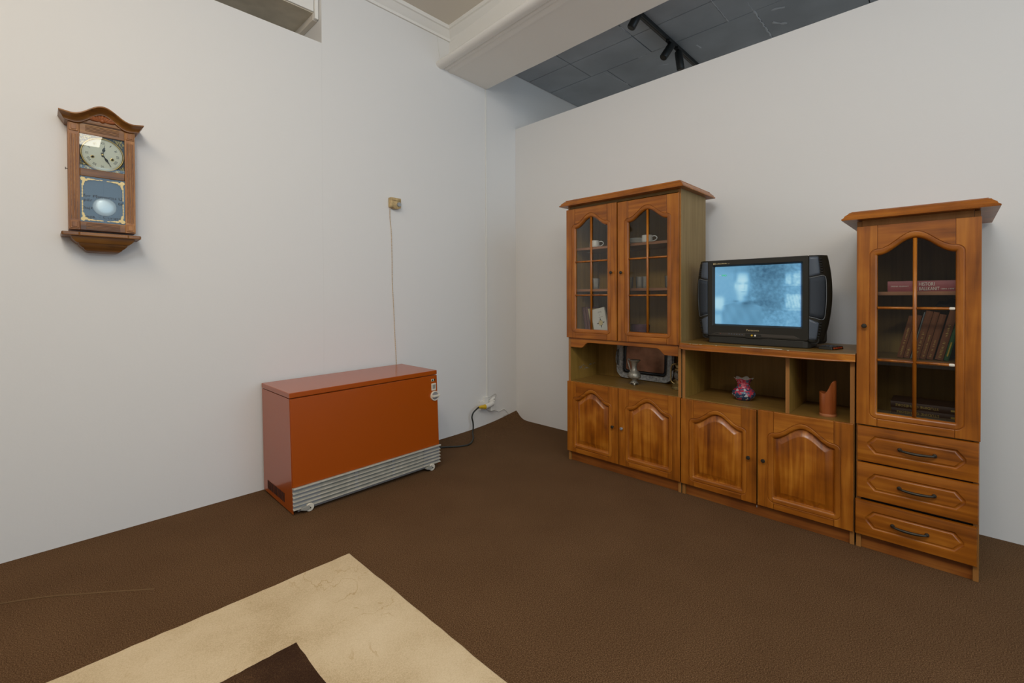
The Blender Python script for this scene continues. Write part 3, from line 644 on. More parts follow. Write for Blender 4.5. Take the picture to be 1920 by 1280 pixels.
def drawer(z0, h, y0, dx, w=.4065):
    P = lambda y, z, ww: (XF+dx-ww, y0-y, z0+z)
    bm = B(); e = .007
    loft(bm, [[P(q, q, ww), P(w-q, q, ww), P(w-q, h-q, ww), P(q, h-q, ww)] for q, ww in ((0, -.019), (0, -.006), (.0025, -.0015), (e, .0))], True, True, False)
    # front face with a routed long octagonal groove
    cx, cz, hw, hh, ch = w/2, h*.50, .1655, .0425, .028
    def octa(d):
        W, Hh, c_ = hw+d, hh+d, ch+.42*d
        pts = [(-W+c_, -Hh), (W-c_, -Hh), (W, -Hh+c_+.006), (W, Hh-c_-.006), (W-c_, Hh), (-W+c_, Hh), (-W, Hh-c_-.006), (-W, -Hh+c_+.006)]
        return [(cx+u, cz+v) for u, v in pts]
    o0 = octa(0); rect = [(e+.0, e), (w-e, e), (w-e, e), (w-e, h-e), (w-e, h-e), (e, h-e), (e, h-e), (e, e)]
    rings = [[P(*p, 0) for p in rect], [P(*p, 0) for p in o0]]
    for d, ww in ((-.0015, -.0032), (-.005, -.0055), (-.009, -.005), (-.0125, -.0022), (-.014, .0)): rings.append([P(*p, ww) for p in octa(d)])
    loft(bm, rings, True, False, True)
    d = obj('drawer', bm, 'wood_y', t, smooth='auto')
    hy = y0-.213 if dx == 0 else y0-.196; hz = z0+h*.5+.0
    xs = XF+dx
    path = smooth_path([(xs-.008, hy+.058, hz), (xs-.020, hy+.050, hz), (xs-.024, hy+.03, hz-.002), (xs-.026, hy, hz-.003), (xs-.024, hy-.03, hz-.002), (xs-.020, hy-.050, hz), (xs-.008, hy-.058, hz)], 5)
    hd = obj('handle', tube(B(), path, lambda s: .0042+.0022*math.sin(PI*s)**2, 10), 'iron', d, smooth=True)
    for q in (.058, -.058): obj('handle_foot', lathe(B(), [(.0075, 0), (.0085, -.004), (.007, -.009), (0, -.012)], (xs, hy+q, hz), 14, axis='x'), 'iron', hd, smooth='auto')
drawer(.420, .167, -2.7775, 0); drawer(.2455, .167, -2.7765, 0); drawer(.070, .164, -2.771, -.004, .409)
for z in (.415, .239): board(t, 'drawer_rail', 'dark', XC+.004, XC+.02, -3.1665, -2.7915, z-.006, z+.006)
# ------------------------------------------------------------------ books and china in the cabinets
def book(name, label, base, w, h, d, cover, up=(0, 0, 1), right=(0, -1, 0), group=None, text=None, cat='book', paper='cream_paper', hollow=.002):
    """closed book: w = thickness along right, h along up, d into the shelf (+x); spine faces the room"""
    R, Uu = Vector(right).normalized(), Vector(up).normalized(); X = R.cross(Uu).normalized()*-1
    if X.x < 0: X = -X
    o = Vector(base); th = .0022
    def P(a, b, c): return o+R*a+Uu*b+X*c
    t = thing(name, label, cat, tuple(o), group)
    bm = B(); k = 7
    prf = [(0, th*1.2)]+[(w*i/k, -.0035*math.sin(PI*i/k)) for i in range(0, k+1)]+[(w, th*1.2), (w, d), (w-th, d), (w-th, th*1.4), (th, th*1.4), (th, d), (0, d)]
    prism(bm, prf, lambda a, c: P(a, 0, c), lambda a, c: P(a, h, c))
    obj('cover', bm, cover, t)
    bm = prism(B(), [(th, th*1.5), (w-th, th*1.5), (w-th, d-.004), (th, d-.004)], lambda a, c: P(a, .003, c), lambda a, c: P(a, h-.003, c))
    obj('page_block', bm, paper, t)
    return t, P, R, Uu, X
def spine_print(t, P, Uu, R, X, w, h, text, mat, size, start, flip=False):
    if flip: lettering(text, size, mat, t, P(w*.5-size*.36*1, start, -.0045), -Uu if False else Uu, -R, -X)
    else: lettering(text, size, mat, t, P(w*.5+size*.36, start, -.0045), Uu, -R, -X)
# narrow cabinet, upper shelf: a thick pink book lying flat
R_, U_ = Vector((0, -1, 0)), Vector((0, 0, 1)); X_ = Vector((1, 0, 0))
t, P, a, b_, c_ = book('book', 'thick dusty pink book lying flat alone on upper shelf of narrow cabinet', (-.475, -2.880, 1.2187), .0485, .2465, .165, 'book_pink', up=(0, -1, 0), right=(0, 0, 1), paper='paper')
lettering('MISHA GLENNY', .0085, 'paper', t, (-.4792, -2.892, 1.240), R_, U_, -X_, width=.064)
lettering('HISTORI', .022, 'paper', t, (-.4792, -2.990, 1.2445), R_, U_, -X_, width=.052)
lettering('E BALLKANIT', .022, 'paper', t, (-.4792, -2.9805, 1.2235), R_, U_, -X_, width=.078)
lettering('1804-1999', .0085, 'paper', t, (-.4792, -3.0625, 1.2265), R_, U_, -X_, width=.042)
# middle shelf: a row of leaning cloth-bound books
lean = math.radians(12.5)
upv = (0, -math.sin(lean), math.cos(lean)); rgt = (0, -math.cos(lean), -math.sin(lean))
row = [(-2.912, .022, .200, 'book_brown', 'leftmost brown cloth book of the leaning row, middle shelf of narrow cabinet', 'FJALOR I SHQIPES', .0105),
       (-2.936, .021, .205, 'book_brown', 'brown cloth book left of the thin grey-blue one in the leaning row', 'II', .0125),
       (-2.9595, .0055, .222, 'book_blue', 'thin grey-blue book between brown ones in the leaning row', None, 0),
       (-2.967, .024, .226, 'book_brown', 'wide brown book right after the thin grey-blue one in leaning row', 'HISTORIA E', .0125),
       (-2.993, .020, .222, 'book_brown', 'fourth brown book of the leaning row, behind right of the glazing bar', 'KUJTIME PER', .0095),
       (-3.0155, .022, .212, 'book_brown', 'brown book with short gilt title, second brown from the green one', 'SHQIPERIA', .0095),
       (-3.0445, .027, .228, 'book_brown', 'wide brown book leaning directly against the dark green book', 'I  VEPRA LETRARE', .0135),
       (-3.0735, .0165, .205, 'book_green', 'dark green book at right end of leaning row in narrow cabinet', None, 0)]
for y, w, h, cov, lab, tx, sz in row:
    t, P, a, b_, c_ = book('book', lab, (-.440, y, .9056+w*math.sin(lean)), w, h, .15, cov, up=upv, right=rgt, group='leaning books in the narrow cabinet')
    if sz:       # gilt rules and a worn, unreadable gilt title: short strokes stamped along the spine
        random.seed(int(-y*1000)); bm = B(); st = .012; n_ = max(4, len(tx)) if len(tx) > 3 else 3
        ln = min(h*.66, n_*sz*.95)
        k = 0; pos = st
        while pos < st+ln:
            hh = sz*random.uniform(.35, .8); ww = sz*random.uniform(.25, .5)
            if random.random() > .18:
                a0 = w*.5-sz*.38
                ppts = [(a0, pos), (a0+sz*.76, pos), (a0+sz*.76, pos+ww*.45), (a0, pos+ww*.45)]
                q0 = random.uniform(0, .3)*sz
                prism(bm, [(a0+q0, pos), (a0+sz*.76-q0*.5, pos+ww*.1), (a0+sz*.76-q0*.5, pos+ww*.45), (a0+q0, pos+ww*.4)], lambda x, z: P(x, z, -.0046), lambda x, z: P(x, z, -.003))
            pos += ww+sz*.12
        obj('gilt_title', bm, 'gold', t)
    elif cov == 'book_green':
        bm = B()
        for k in range(12): prism(bm, [(w*.32, .02+k*.0055), (w*.62, .02+k*.0055), (w*.62, .0235+k*.0055), (w*.32, .0235+k*.0055)], lambda x, z: P(x, z, -.0042), lambda x, z: P(x, z, -.003))
        obj('gilt_title', bm, 'yellow', t)
# a crumpled dark cloth lying over the tops
bm = B(); rings = []
for i in range(9):
    s_ = i/8; r = .003+.022*math.sin(PI*s_)**.6*(1+.25*math.sin(i*2.1))
    cy = -3.047-.105*s_; cz = 1.152+.012*s_+.004*math.sin(i*1.7)
    rings.append([(-.385+.045*math.cos(2*PI*k/12)*(1+.2*math.sin(k*2+i)), cy+.006*math.sin(k*3+i), cz+r*math.sin(2*PI*k/12)) for k in range(12)])
cl_ = obj('folded_cloth', loft(bm, rings, True, True, True), 'black_fabric', smooth=True)
tag(cl_, 'crumpled black cloth lying on top of the leaning brown books', 'cloth')
# lower shelf of the narrow cabinet: flat stacked volumes
zb = .5985
t, P, *_ = book('book', 'teal book at the bottom of the flat stack in narrow cabinet', (-.40, -2.886, zb), .030, .250, .17, 'book_teal', up=(0, -1, 0), right=(0, 0, 1), group='stacked volumes in the narrow cabinet')
t, P, *_ = book('book', 'dark brown volume with upside-down gilt title, lower of the stacked pair', (-.40, -2.890, zb+.0303), .031, .262, .17, 'book_dark', up=(0, -1, 0), right=(0, 0, 1), group='stacked volumes in the narrow cabinet')
lettering('STUDIME GJUHËSORE', .0155, 'gold', t, (-.4045, -3.060, zb+.0303+.0205), -R_, -U_, -X_, width=.150)
t_low = t
t, P, *_ = book('book', 'dark brown volume with upside-down gilt title, top of the stack', (-.40, -2.887, zb+.0617), .031, .262, .17, 'book_dark', up=(0, -1, 0), right=(0, 0, 1), group='stacked volumes in the narrow cabinet')
lettering('STUDIME GJUHËSORE', .0155, 'gold', t, (-.4045, -3.058, zb+.0617+.0205), -R_, -U_, -X_, width=.152)
for z, q in ((.0303, t_low), (.0617, t)): obj('gilt_mark', bx(-.4046, -.4035, -3.130, -3.098, zb+z+.012, zb+z+.020), 'gold', q)
# wide cabinet, upper shelf: cups and saucers
def cup(label, x, y, z, r=.034, h=.047, ang=-1.0):
    t = thing('cup', label, 'cup', (x, y, z), 'white coffee cups')
    obj('bowl', lathe(B(), [(r*.84, .0), (r*.92, .002), (r, .007), (r*.98, .020), (r*.93, h), (r*.93-.002, h), (r*.94-.002, .020), (r*.9, .006), (0, .005)], (x, y, z), 28), 'china', t, smooth='auto')
    d = Vector((math.cos(ang), math.sin(ang), 0)); c = Vector((x, y, z))
    pts = [c+d*(r*.95)+Vector((0, 0, .040)), c+d*(r*1.35)+Vector((0, 0, .043)), c+d*(r*1.75)+Vector((0, 0, .034)), c+d*(r*1.70)+Vector((0, 0, .020)), c+d*(r*1.2)+Vector((0, 0, .010)), c+d*(r*.82)+Vector((0, 0, .011))]
    obj('handle', tube(B(), smooth_path(pts, 6), .0032, 8), 'china', t, smooth=True)
    return t
cup('white coffee cup standing alone behind the left glass door', -.452, -1.222, 1.5582, .036, .049, -1.25)
cup('white coffee cup beside the saucer stack behind the right glass door', -.456, -1.638, 1.5582, .036, .049, -1.35)
for k in range(6):
    z = 1.5582+k*.0055
    pos = ['lowest', 'second lowest', 'third lowest', 'third from the top', 'second from the top', 'topmost'][k]
    sc = obj('saucer', lathe(B(), [(.028, .0), (.032, .0), (.050, .004), (.062, .0085), (.0615, .0098), (.048, .0058), (.030, .002), (0, .002)], (-.425, -1.535-.0012*math.sin(k*2), z), 36), 'china', smooth='auto')
    tag(sc, f'white saucer, {pos} of the stack of six in the wide cabinet', 'saucer', 'stacked white saucers')
# middle shelf: drinking glasses
def tumbler(label, x, y, z=1.2562, r=.027, h=.078):
    pr = [(r*.82, 0), (r*.86, .004), (r*.90, .02), (r*.96, h*.6), (r, h), (r-.002, h), (r*.92, h*.6), (r*.8, .012), (0, .010)]
    fl = lambda a, zz: 1+.025*math.cos(9*a)*(1 if zz < h*.55 else 0)
    o = obj('drinking_glass', lathe(B(), pr, (x, y, z), 36, wob=fl), 'glassware', smooth='auto')
    tag(o, label, 'glass', 'clear drinking glasses')
    g = obj('base_disc', lathe(B(), [(r*.78, .001), (r*.78, .009), (0, .009)], (x, y, z), 24), 'glassware', None); g.parent = o
tumbler('clear drinking glass alone on the middle shelf behind left glass door', -.450, -1.232)
tumbler('clear drinking glass half hidden by the left edge of right glass door', -.440, -1.4975)
tumbler('clear drinking glass, left one of the close pair behind right door', -.445, -1.578)
tumbler('clear drinking glass, right one of the close pair by the glazing bar', -.450, -1.6205, r=.025)
tumbler('clear drinking glass at the far right behind the right glass door', -.445, -1.785)
# bottom of the upper cupboard
ln = math.radians(-13)
uL = (0, -math.sin(-ln), math.cos(ln)); rL = (0, -math.cos(ln), math.sin(-ln))
ux = Vector(uL); 
def lbook(lab, y, x, w, h, d, cov, ang, grp='leaning books behind the left glass door', paper='cream_paper'):
    A = math.radians(ang); up = (0, -math.sin(A)*-1, math.cos(A)); rg = (0, -math.cos(A), -math.sin(A)*-1)
    return book('book', lab, (x, y, .9185), w, h, d, cov, up=up, right=rg, group=grp, paper=paper)
lbook('plum-brown book, leftmost of the leaning books behind left glass door', -1.128, -.432, .024, .205, .15, 'book_plum', 9)
lbook('second plum-brown book leaning beside the leftmost one behind left door', -1.155, -.432, .022, .205, .15, 'book_plum', 9.5)
lbook('slim cream book leaning between plum books and white patterned one', -1.193, -.436, .013, .196, .14, 'book_cream', 13)
# white book turned with its front cover to the room
t = thing('book', 'white book with a star ornament on its cover, leaning behind left glass door', 'book', (-.45, -1.27, .9185), 'leaning books behind the left glass door')
A = math.radians(15); Uu = Vector((.10, math.sin(A), math.cos(A))).normalized(); Rr = Vector((.22, -math.cos(A), math.sin(A))).normalized()
Nn = Rr.cross(Uu).normalized(); Nn = Nn if Nn.x < 0 else -Nn; O_ = Vector((-.487, -1.2475, .9185))
PW = lambda a, b, c: O_+Rr*a+Uu*b+Nn*c
bm = B(); prism(bm, [(0, 0), (.104, 0), (.104, .19), (0, .19)], lambda a, b: PW(a, b, 0), lambda a, b: PW(a, b, -.0022))
prism(bm, [(0, 0), (.104, 0), (.104, .19), (0, .19)], lambda a, b: PW(a, b, -.017), lambda a, b: PW(a, b, -.019))
obj('cover', bm, 'book_white', t)
obj('page_block', prism(B(), [(.0005, .002), (.102, .002), (.102, .188), (.0005, .188)], lambda a, b: PW(a, b, -.0022), lambda a, b: PW(a, b, -.017)), 'cream_paper', t)
obj('spine', prism(B(), [(-.002, 0), (0, 0), (0, .19), (-.002, .19)], lambda a, b: PW(a, b, 0), lambda a, b: PW(a, b, -.019)), 'book_cream', t)
bm = B(); st = []
for k in range(16):
    a_ = 2*PI*k/16; rr = (.034 if k % 4 == 0 else .020 if k % 2 == 0 else .015)
    st.append((.060+rr*math.cos(a_)*.95, .082+rr*math.sin(a_)*1.15))
orn = obj('star_ornament', prism(bm, st, lambda a, b: PW(a, b, .0006), lambda a, b: PW(a, b, 0)), 'ink', t)
st2 = [(.060+.017*math.cos(PI/4*k), .082+.019*math.sin(PI/4*k)) for k in range(8)]
obj('star_centre', prism(B(), st2, lambda a, b: PW(a, b, .001), lambda a, b: PW(a, b, .0005)), 'book_cream', orn)
bm = B(); random.seed(2)
for k, (a0, b0, n_) in enumerate([(.052, .162, 5), (.050, .155, 6), (.056, .138, 2), (.052, .122, 6)]):
    for j in range(n_): prism(bm, [(a0+j*.0052, b0), (a0+j*.0052+.0036, b0), (a0+j*.0052+.0036, b0+.0042), (a0+j*.0052, b0+.0042)], lambda a, b: PW(a, b, .0004), lambda a, b: PW(a, b, 0))
obj('small_print', bm, 'grey_plastic', t)
bw = obj('glass_bowl', lathe(B(), [(.030, 0), (.040, .004), (.052, .025), (.060, .060), (.062, .092), (.0595, .092), (.057, .060), (.048, .027), (.034, .010), (0, .008)], (-.437, -1.578, .9185), 40, wob=lambda a, z: 1+.02*math.cos(10*a)), 'violet_glass', smooth='auto')
tag(bw, 'violet pressed-glass bowl at the bottom behind the right glass door', 'bowl')
# ------------------------------------------------------------------ things in the open niches
# oblong serving tray leaning upright on the niche back
t = thing('serving_tray', 'oblong metal tray with engraved rim and copper bed leaning upright in the niche', 'tray', (-.21, -1.48, .587))
ty0, ty1, tz0, tz1 = -1.255, -1.715, .0, .306
tc_ = ((ty0+ty1)/2, (tz0+tz1)/2); hw_, hh_ = (ty0-ty1)/2, (tz1-tz0)/2
def rrect(hw, hh, r, n=8):
    P = []
    for sx_, sy_, a0 in ((1, 1, 0), (-1, 1, PI/2), (-1, -1, PI), (1, -1, 3*PI/2)):
        for k in range(n+1):
            a = a0+PI/2*k/n; P.append((sx_*(hw-r)+r*math.cos(a), sy_*(hh-r)+r*math.sin(a)))
    return P
def TP(u, v, w): zz = tc_[1]+v; return (-.214+.020*zz/.31-w, tc_[0]+u, .5875+zz)
def ring_t(hw, hh, r, w, wav=0): return [TP(u*(1+wav*math.sin(k*1.57)), v*(1+wav*math.sin(k*1.57)), w) for k, (u, v) in enumerate(rrect(hw, hh, r))]
obj('rim', loft(B(), [ring_t(hw_-.004, hh_-.004, .075, -.003), ring_t(hw_, hh_, .078, .002, .006), ring_t(hw_-.006, hh_-.006, .07, .009, .006), ring_t(hw_-.020, hh_-.016, .06, .007), ring_t(hw_-.052, hh_-.042, .03, .004), ring_t(hw_-.056, hh_-.046, .028, .007), ring_t(hw_-.060, hh_-.048, .026, .003)]), 'silver', t, smooth='auto')
obj('dark_band', loft(B(), [ring_t(hw_-.060, hh_-.048, .026, .003), ring_t(hw_-.064, hh_-.052, .024, -.004), ring_t(hw_-.074, hh_-.060, .020, -.005), ring_t(hw_-.076, hh_-.062, .018, -.002), ring_t(hw_-.080, hh_-.066, .016, -.005)]), 'tray_band', t, smooth='auto')
obj('bed', loft(B(), [ring_t(hw_-.079, hh_-.065, .016, -.0048), ring_t(hw_-.10, hh_-.08, .016, -.005)], True, False, True), 'copper', t)
for sg in (1, -1):
    u = sg*(hw_-.018)
    obj('handle', tube(B(), smooth_path([TP(u, -.055, .008), TP(u+sg*.006, -.04, .020), TP(u+sg*.007, 0, .025), TP(u+sg*.006, .04, .020), TP(u, .055, .008)], 5), .0055, 10), 'silver', t, smooth=True)
# small pewter ewer
jx, jy, jz = -.392, -1.507, .5862
t = thing('ewer', 'small grey pewter jug with leaf handle standing in front of the tray', 'jug', (jx, jy, jz))
pr = [(.015, .026), (.019, .030), (.017, .036), (.030, .043), (.043, .052), (.0465, .060), (.045, .066), (.0455, .070), (.040, .082), (.028, .094), (.020, .104), (.0165, .118), (.0165, .132), (.019, .146), (.025, .158), (.034, .170), (.036, .173), (.033, .172), (.022, .158), (.013, .13), (0, .10)]
def spout(a, z): return 1+(.22*math.cos(a+PI/2)**3 if z > .15 else 0)+(.03*math.cos(18*a) if .045 < z < .068 else 0)
obj('body', lathe(B(), pr, (jx, jy, jz), 40, wob=spout), 'pewter', t, smooth=True)
obj('stem_bell', lathe(B(), [(.028, .013), (.026, .019), (.020, .024), (.015, .028)], (jx, jy, jz), 24), 'pewter', t, smooth=True)
for k in range(3):
    a = PI+2*PI*k/3+.55; c = Vector((jx, jy, jz)); d = Vector((math.cos(a), math.sin(a), 0))
    obj('foot', tube(B(), [c+d*.019+Vector((0, 0, .017)), c+d*.026+Vector((0, 0, .012)), c+d*.028+Vector((0, 0, .005)), c+d*.030+Vector((0, 0, .0005))], lambda s: .0078-.002*s, 10), 'pewter', t, smooth=True)
obj('handle', tube(B(), smooth_path([(jx, jy+.030, jz+.168), (jx, jy+.043, jz+.176), (jx, jy+.049, jz+.160), (jx, jy+.042, jz+.138), (jx, jy+.035, jz+.115), (jx, jy+.030, jz+.095), (jx, jy+.027, jz+.088)], 6), lambda s: .0055-.002*s, 8), 'pewter', t, smooth=True)
for k, (dy, dz) in enumerate(((.047, .150), (.041, .128))):
    obj('leaf', lathe(B(), [(0, -.013), (.004, -.008), (.006, 0), (.003, .009), (0, .013)], (jx, jy+dy, jz+dz), 8), 'pewter', t, smooth=True)
# brass hurricane lantern at the right end of the niche
lx, ly, lz = -.330, -1.803, .5862
t = thing('oil_lantern', 'small brass oil lantern at right end of the niche beside the tray', 'lantern', (lx, ly, lz))
obj('oil_font', lathe(B(), [(.046, 0), (.050, .004), (.050, .008), (.045, .012), (.043, .022), (.045, .026), (.038, .032), (.024, .040), (.024, .052), (.030, .056), (.030, .060), (0, .060)], (lx, ly, lz), 32), 'oil', t, smooth='auto')
obj('globe', lathe(B(), [(.022, .060), (.033, .078), (.036, .092), (.032, .108), (.022, .124)], (lx, ly, lz), 28, cap0=False), 'glassware', t, smooth=True)
obj('hood', lathe(B(), [(.026, .124), (.030, .128), (.030, .134), (.022, .140), (.022, .150), (.030, .154), (.028, .162), (.016, .172), (.014, .180), (.020, .184), (.012, .190), (0, .192)], (lx, ly, lz), 28), 'oil', t, smooth='auto')
obj('burner', lathe(B(), [(.012, .06), (.010, .078), (.003, .084), (0, .085)], (lx, ly, lz), 16), 'iron', t)
for sg in (1, -1):
    P_ = [(lx, ly+sg*.024, lz+.030), (lx, ly+sg*.050, lz+.040), (lx, ly+sg*.058, lz+.060), (lx, ly+sg*.059, lz+.10), (lx, ly+sg*.056, lz+.140), (lx, ly+sg*.046, lz+.160), (lx, ly+sg*.022, lz+.166)]
    obj('side_tube', tube(B(), smooth_path(P_, 6), .0048, 10), 'oil', t, smooth=True)
    obj('guard_wire', tube(B(), [(lx-.028, ly+sg*.03, lz+.058), (lx-.034, ly, lz+.092-sg*.02), (lx-.028, ly-sg*.03, lz+.128)], .0015, 6), 'oil', t)
# splashed glass vase
vx, vy, vz = -.372, -2.213, .5862
def flute(a, z): return 1+(.10*max(0, (z-.098)/.03)*math.cos(6*a) if z > .098 else 0)+.012*math.cos(12*a+.4)
t = thing('vase', 'small red, blue and white splashed vase with ruffled rim', 'vase', (vx, vy, vz))
pr = [(.034, 0), (.037, .002), (.052, .014), (.0615, .030), (.0635, .040), (.060, .052), (.050, .064), (.039, .074), (.0335, .084), (.033, .094), (.037, .108), (.044, .120), (.050, .128)]
def ruffle(bm):
    for v in bm.verts:
        q = max(0, (v.co.z-vz-.106)/.022); v.co.z += .0045*q*math.cos(6*math.atan2(v.co.y-vy, v.co.x-vx))
    return bm
obj('body', ruffle(lathe(B(), pr, (vx, vy, vz), 72, wob=flute)), 'vase', t, smooth=True)
obj('lining', ruffle(lathe(B(), [(.050, .128), (.0485, .1285), (.042, .119), (.035, .107), (.031, .094), (.0315, .085), (.037, .074), (0, .05)], (vx, vy, vz), 72, wob=flute, cap0=False)), 'china', t, smooth=True)
# cut bamboo pot
hx, hy_, hz = -.462, -2.643, .5862
n = 48; R1, R2 = .0365, .031
def cut(a):
    s_ = -math.sin(a)                                  # -y side is the tall side
    q = min(1, max(0, (s_+.35)/1.22)); return .116+.066*(q*q*(3-2*q))**1.15+.010*max(0, -s_-.45)
def cring(r, f): return [(hx+r*math.cos(2*PI*k/n), hy_+r*math.sin(2*PI*k/n), hz+f(2*PI*k/n)) for k in range(n)]
bm = loft(B(), [cring(R1-.001, lambda a: 0), cring(R1, lambda a: .002), cring(R1, lambda a: cut(a)-.002), cring(R1-.0015, cut), cring(R2+.001, cut), cring(R2, lambda a: cut(a)-.002), cring(R2, lambda a: .012)], True, True, True)
o = obj('bamboo_pot', bm, 'bamboo', smooth='auto'); tag(o, 'red-brown bamboo pot with a slanted cut rim in the right niche', 'pot')
k_ = obj('base_ring', lathe(B(), [(R1+.0002, .0), (R1+.0012, .004), (R1+.0012, .010), (R1+.0002, .013)], (hx, hy_, hz), 40, cap0=False), plain('pale_bamboo_node', lin(176, 112, 70), .5)); k_.parent = o
# ------------------------------------------------------------------ television
TZ = .9232; TX = -.480; TC = -2.3035
t = thing('television', 'black tube television with curved side speakers and lit blue-grey picture', 'television', (-.27, TC, TZ))
bm = B()
def tvring(x, hw, z0, z1, r=.02): return [(x, TC+u, (z0+z1)/2+v) for u, v in rrect(hw, (z1-z0)/2, r, 4)]
loft(bm, [tvring(-.455, .300, .948, 1.405), tvring(-.36, .318, .945, 1.405), tvring(-.30, .300, .94, 1.395, .03), tvring(-.20, .22, .935, 1.32, .04), tvring(-.10, .17, .935, 1.24, .04)], True, True, True)
body = obj('cabinet_back', bm, 'tv_back', t, smooth='auto')
bm = B(); pts = [(TC+.258, -.474), (TC+.262, -.30), (TC-.262, -.30), (TC-.262, -.458), (TC-.252, -.472), (TC-.232, -.478), (TC+.238, -.478), (TC+.25, -.476)]
prism(bm, [(x, y) for y, x in pts], lambda x, y: (x, y, TZ), lambda x, y: (x+.004, y, .966))
obj('foot', bm, 'tv', t, bevel=.006, segs=3)
# front frame with a rounded opening
bm = B(); N4 = 5
def fr(hy0, hy1, z0, z1, r, x): 
    cy, cz = (hy0+hy1)/2, (z0+z1)/2
    return [(x, cy+u, cz+v) for u, v in rrect(abs(hy1-hy0)/2, (z1-z0)/2, r, N4)]
loft(bm, [fr(-2.562, -2.044, .962, 1.412, .008, -.44), fr(-2.563, -2.043, .962, 1.412, .010, -.474), fr(-2.560, -2.046, .966, 1.409, .012, TX), fr(-2.535, -2.070, 1.027, 1.383, .004, TX), fr(-2.532, -2.073, 1.030, 1.380, .004, TX+.003), fr(-2.528, -2.078, 1.033, 1.377, .004, TX+.010), fr(-2.524, -2.082, 1.037, 1.373, .004, TX+.016)], True, True, False)
frame = obj('front_frame', bm, 'tv', t)
# gently bulging picture tube; its picture is a soft grey-blue film still
gx, gz = 132, 100
def gauss(s, u, cs, cu, rs, ru, p=2): return math.exp(-(abs((s-cs)/rs)**p+abs((u-cu)/ru)**p))
random.seed(21)
ph = [(random.uniform(8, 40), random.uniform(8, 40), random.uniform(0, 6.3), random.uniform(.3, 1)) for _ in range(14)]
def pic(s, u):
    """s to the right, u downwards, 0..1; brightness of the frame"""
    nz = mnoise.fractal(Vector((s*24, u*18, 3.1)), .7, 2.1, 3)
    v = .63-.05*u
    v -= .17*gauss(s, u, .62, .40, .22, .50, 3)
    v -= .13*gauss(s, u, .75, .05, .30, .22, 3)
    v -= .10*gauss(s, u, .30, .0, .35, .10)
    v -= .10*gauss(s, u, .52, .62, .26, .06)
    v += .085*nz*(1 if s > .42 else .15)
    if s > .80:                                          # book shelves to the right
        e = min(1, (s-.80)/.04)
        if .11 < u < .33: v += e*(.26*gauss(s, u, .86, .24, .035, .10, 4)+.20*gauss(s, u, .955, .23, .05, .11, 4))
        if .33 <= u < .36: v += .10*e
        if .48 < u < .72: v += e*(.20+.035*math.sin((s*1.0-.16*u)*190))*gauss(s, u, .92, .60, .10, .115, 6)
        if .72 <= u < .75: v += .12*e
    v += .02*(1 if u > .75 and s > .55 else 0)
    # torso in a dark shirt
    sh = .60+.16*max(0, abs(s-.33)-.04)*2.2
    if u > sh and .08 < s < .60:
        f_ = min(1, (u-sh)/.02)*min(1, (s-.08)/.03)*min(1, (.60-s)/.05); v = v*(1-f_)+f_*(.53-.08*gauss(s, u, .36, .66, .10, .05)-.04*gauss(s, u, .44, .80, .05, .3)+.022*math.sin(s*26+u*11)+.012*math.sin(s*55-u*23))
    v += .24*gauss(s, u, .05, .64, .075, .12, 4)+.12*gauss(s, u, .03, .93, .06, .10, 4)
    v += .16*gauss(s, u, .48, .57, .05, .03)
    # hair, head, neck
    v -= .20*gauss(s, u, .268, .22, .030, .10)+.16*gauss(s, u, .437, .22, .032, .11)+.12*gauss(s, u, .35, .095, .10, .04)
    v += .17*gauss(s, u, .330, .56, .048, .085)
    hw = .092-.030*max(0, (u-.36)/.18)
    hd = gauss(s, u, .352, .325, hw, .205, 3); v = v*(1-hd)+hd*(.90-.10*max(0, (s-.36)/.08)-.05*max(0, (u-.40)/.1))
    v += .10*gauss(s, u, .262, .33, .014, .055)
    v -= .15*gauss(s, u, .318, .300, .030, .020)+.16*gauss(s, u, .388, .298, .028, .020)
    v -= .035*gauss(s, u, .318, .272, .036, .010)+.035*gauss(s, u, .390, .270, .034, .010)
    v -= .09*gauss(s, u, .374, .36, .010, .05)+.09*gauss(s, u, .358, .395, .024, .010)
    v -= .16*gauss(s, u, .356, .440, .034, .012)+.03*gauss(s, u, .356, .475, .03, .012)
    v -= .10*gauss(s, u, .424, .40, .022, .12)+.09*gauss(s, u, .385, .53, .035, .03)
    v -= .16*gauss(s, u, .385, .63, .05, .025)+.14*gauss(s, u, .27, .60, .035, .015)
    return max(.2, min(1, v))
bm = B(); cl_ = bm.loops.layers.float_color.new('picture'); vs = []
for i in range(gx+1):
    r = []
    for j in range(gz+1):
        s, u = i/gx, j/gz
        r.append(bm.verts.new((TX+.015-.008*(1-(2*s-1)**2)*(1-(2*u-1)**2)-0*s, -2.0805-.4465*s, 1.3745-.339*u)))
    vs.append(r)
STOPS = [(.2, (40, 80, 108)), (.4, (78, 128, 158)), (.6, (112, 172, 208)), (.8, (166, 216, 236)), (1, (210, 240, 248))]
def tone(v):
    for (v0, c0), (v1, c1) in zip(STOPS, STOPS[1:]):
        if v <= v1: k = (v-v0)/(v1-v0); return lin(*[p+(q-p)*k for p, q in zip(c0, c1)])
    return lin(*STOPS[-1][1])
for i in range(gx):
    for j in range(gz):
        f = bm.faces.new((vs[i][j], vs[i+1][j], vs[i+1][j+1], vs[i][j+1]))
        for lp, (a, c) in zip(f.loops, ((i, j), (i+1, j), (i+1, j+1), (i, j+1))):
            q = tone(pic(a/gx, c/gz)); e = min(1, 30*min(a/gx+.03, 1-a/gx+.012, c/gz+.03, 1-c/gz+.03)); lp[cl_] = (q[0]*e, q[1]*e, q[2]*e**.5, 1)
scr = obj('screen', bm, 'screen', t, smooth=True, recalc=False)
Yr, Zu, Xo = (0, -1, 0), (0, 0, 1), (-1, 0, 0)
lettering('90', .0165, 'osd', scr, (TX+.0125, -2.1185, 1.3165), Yr, Zu, Xo, width=.028)
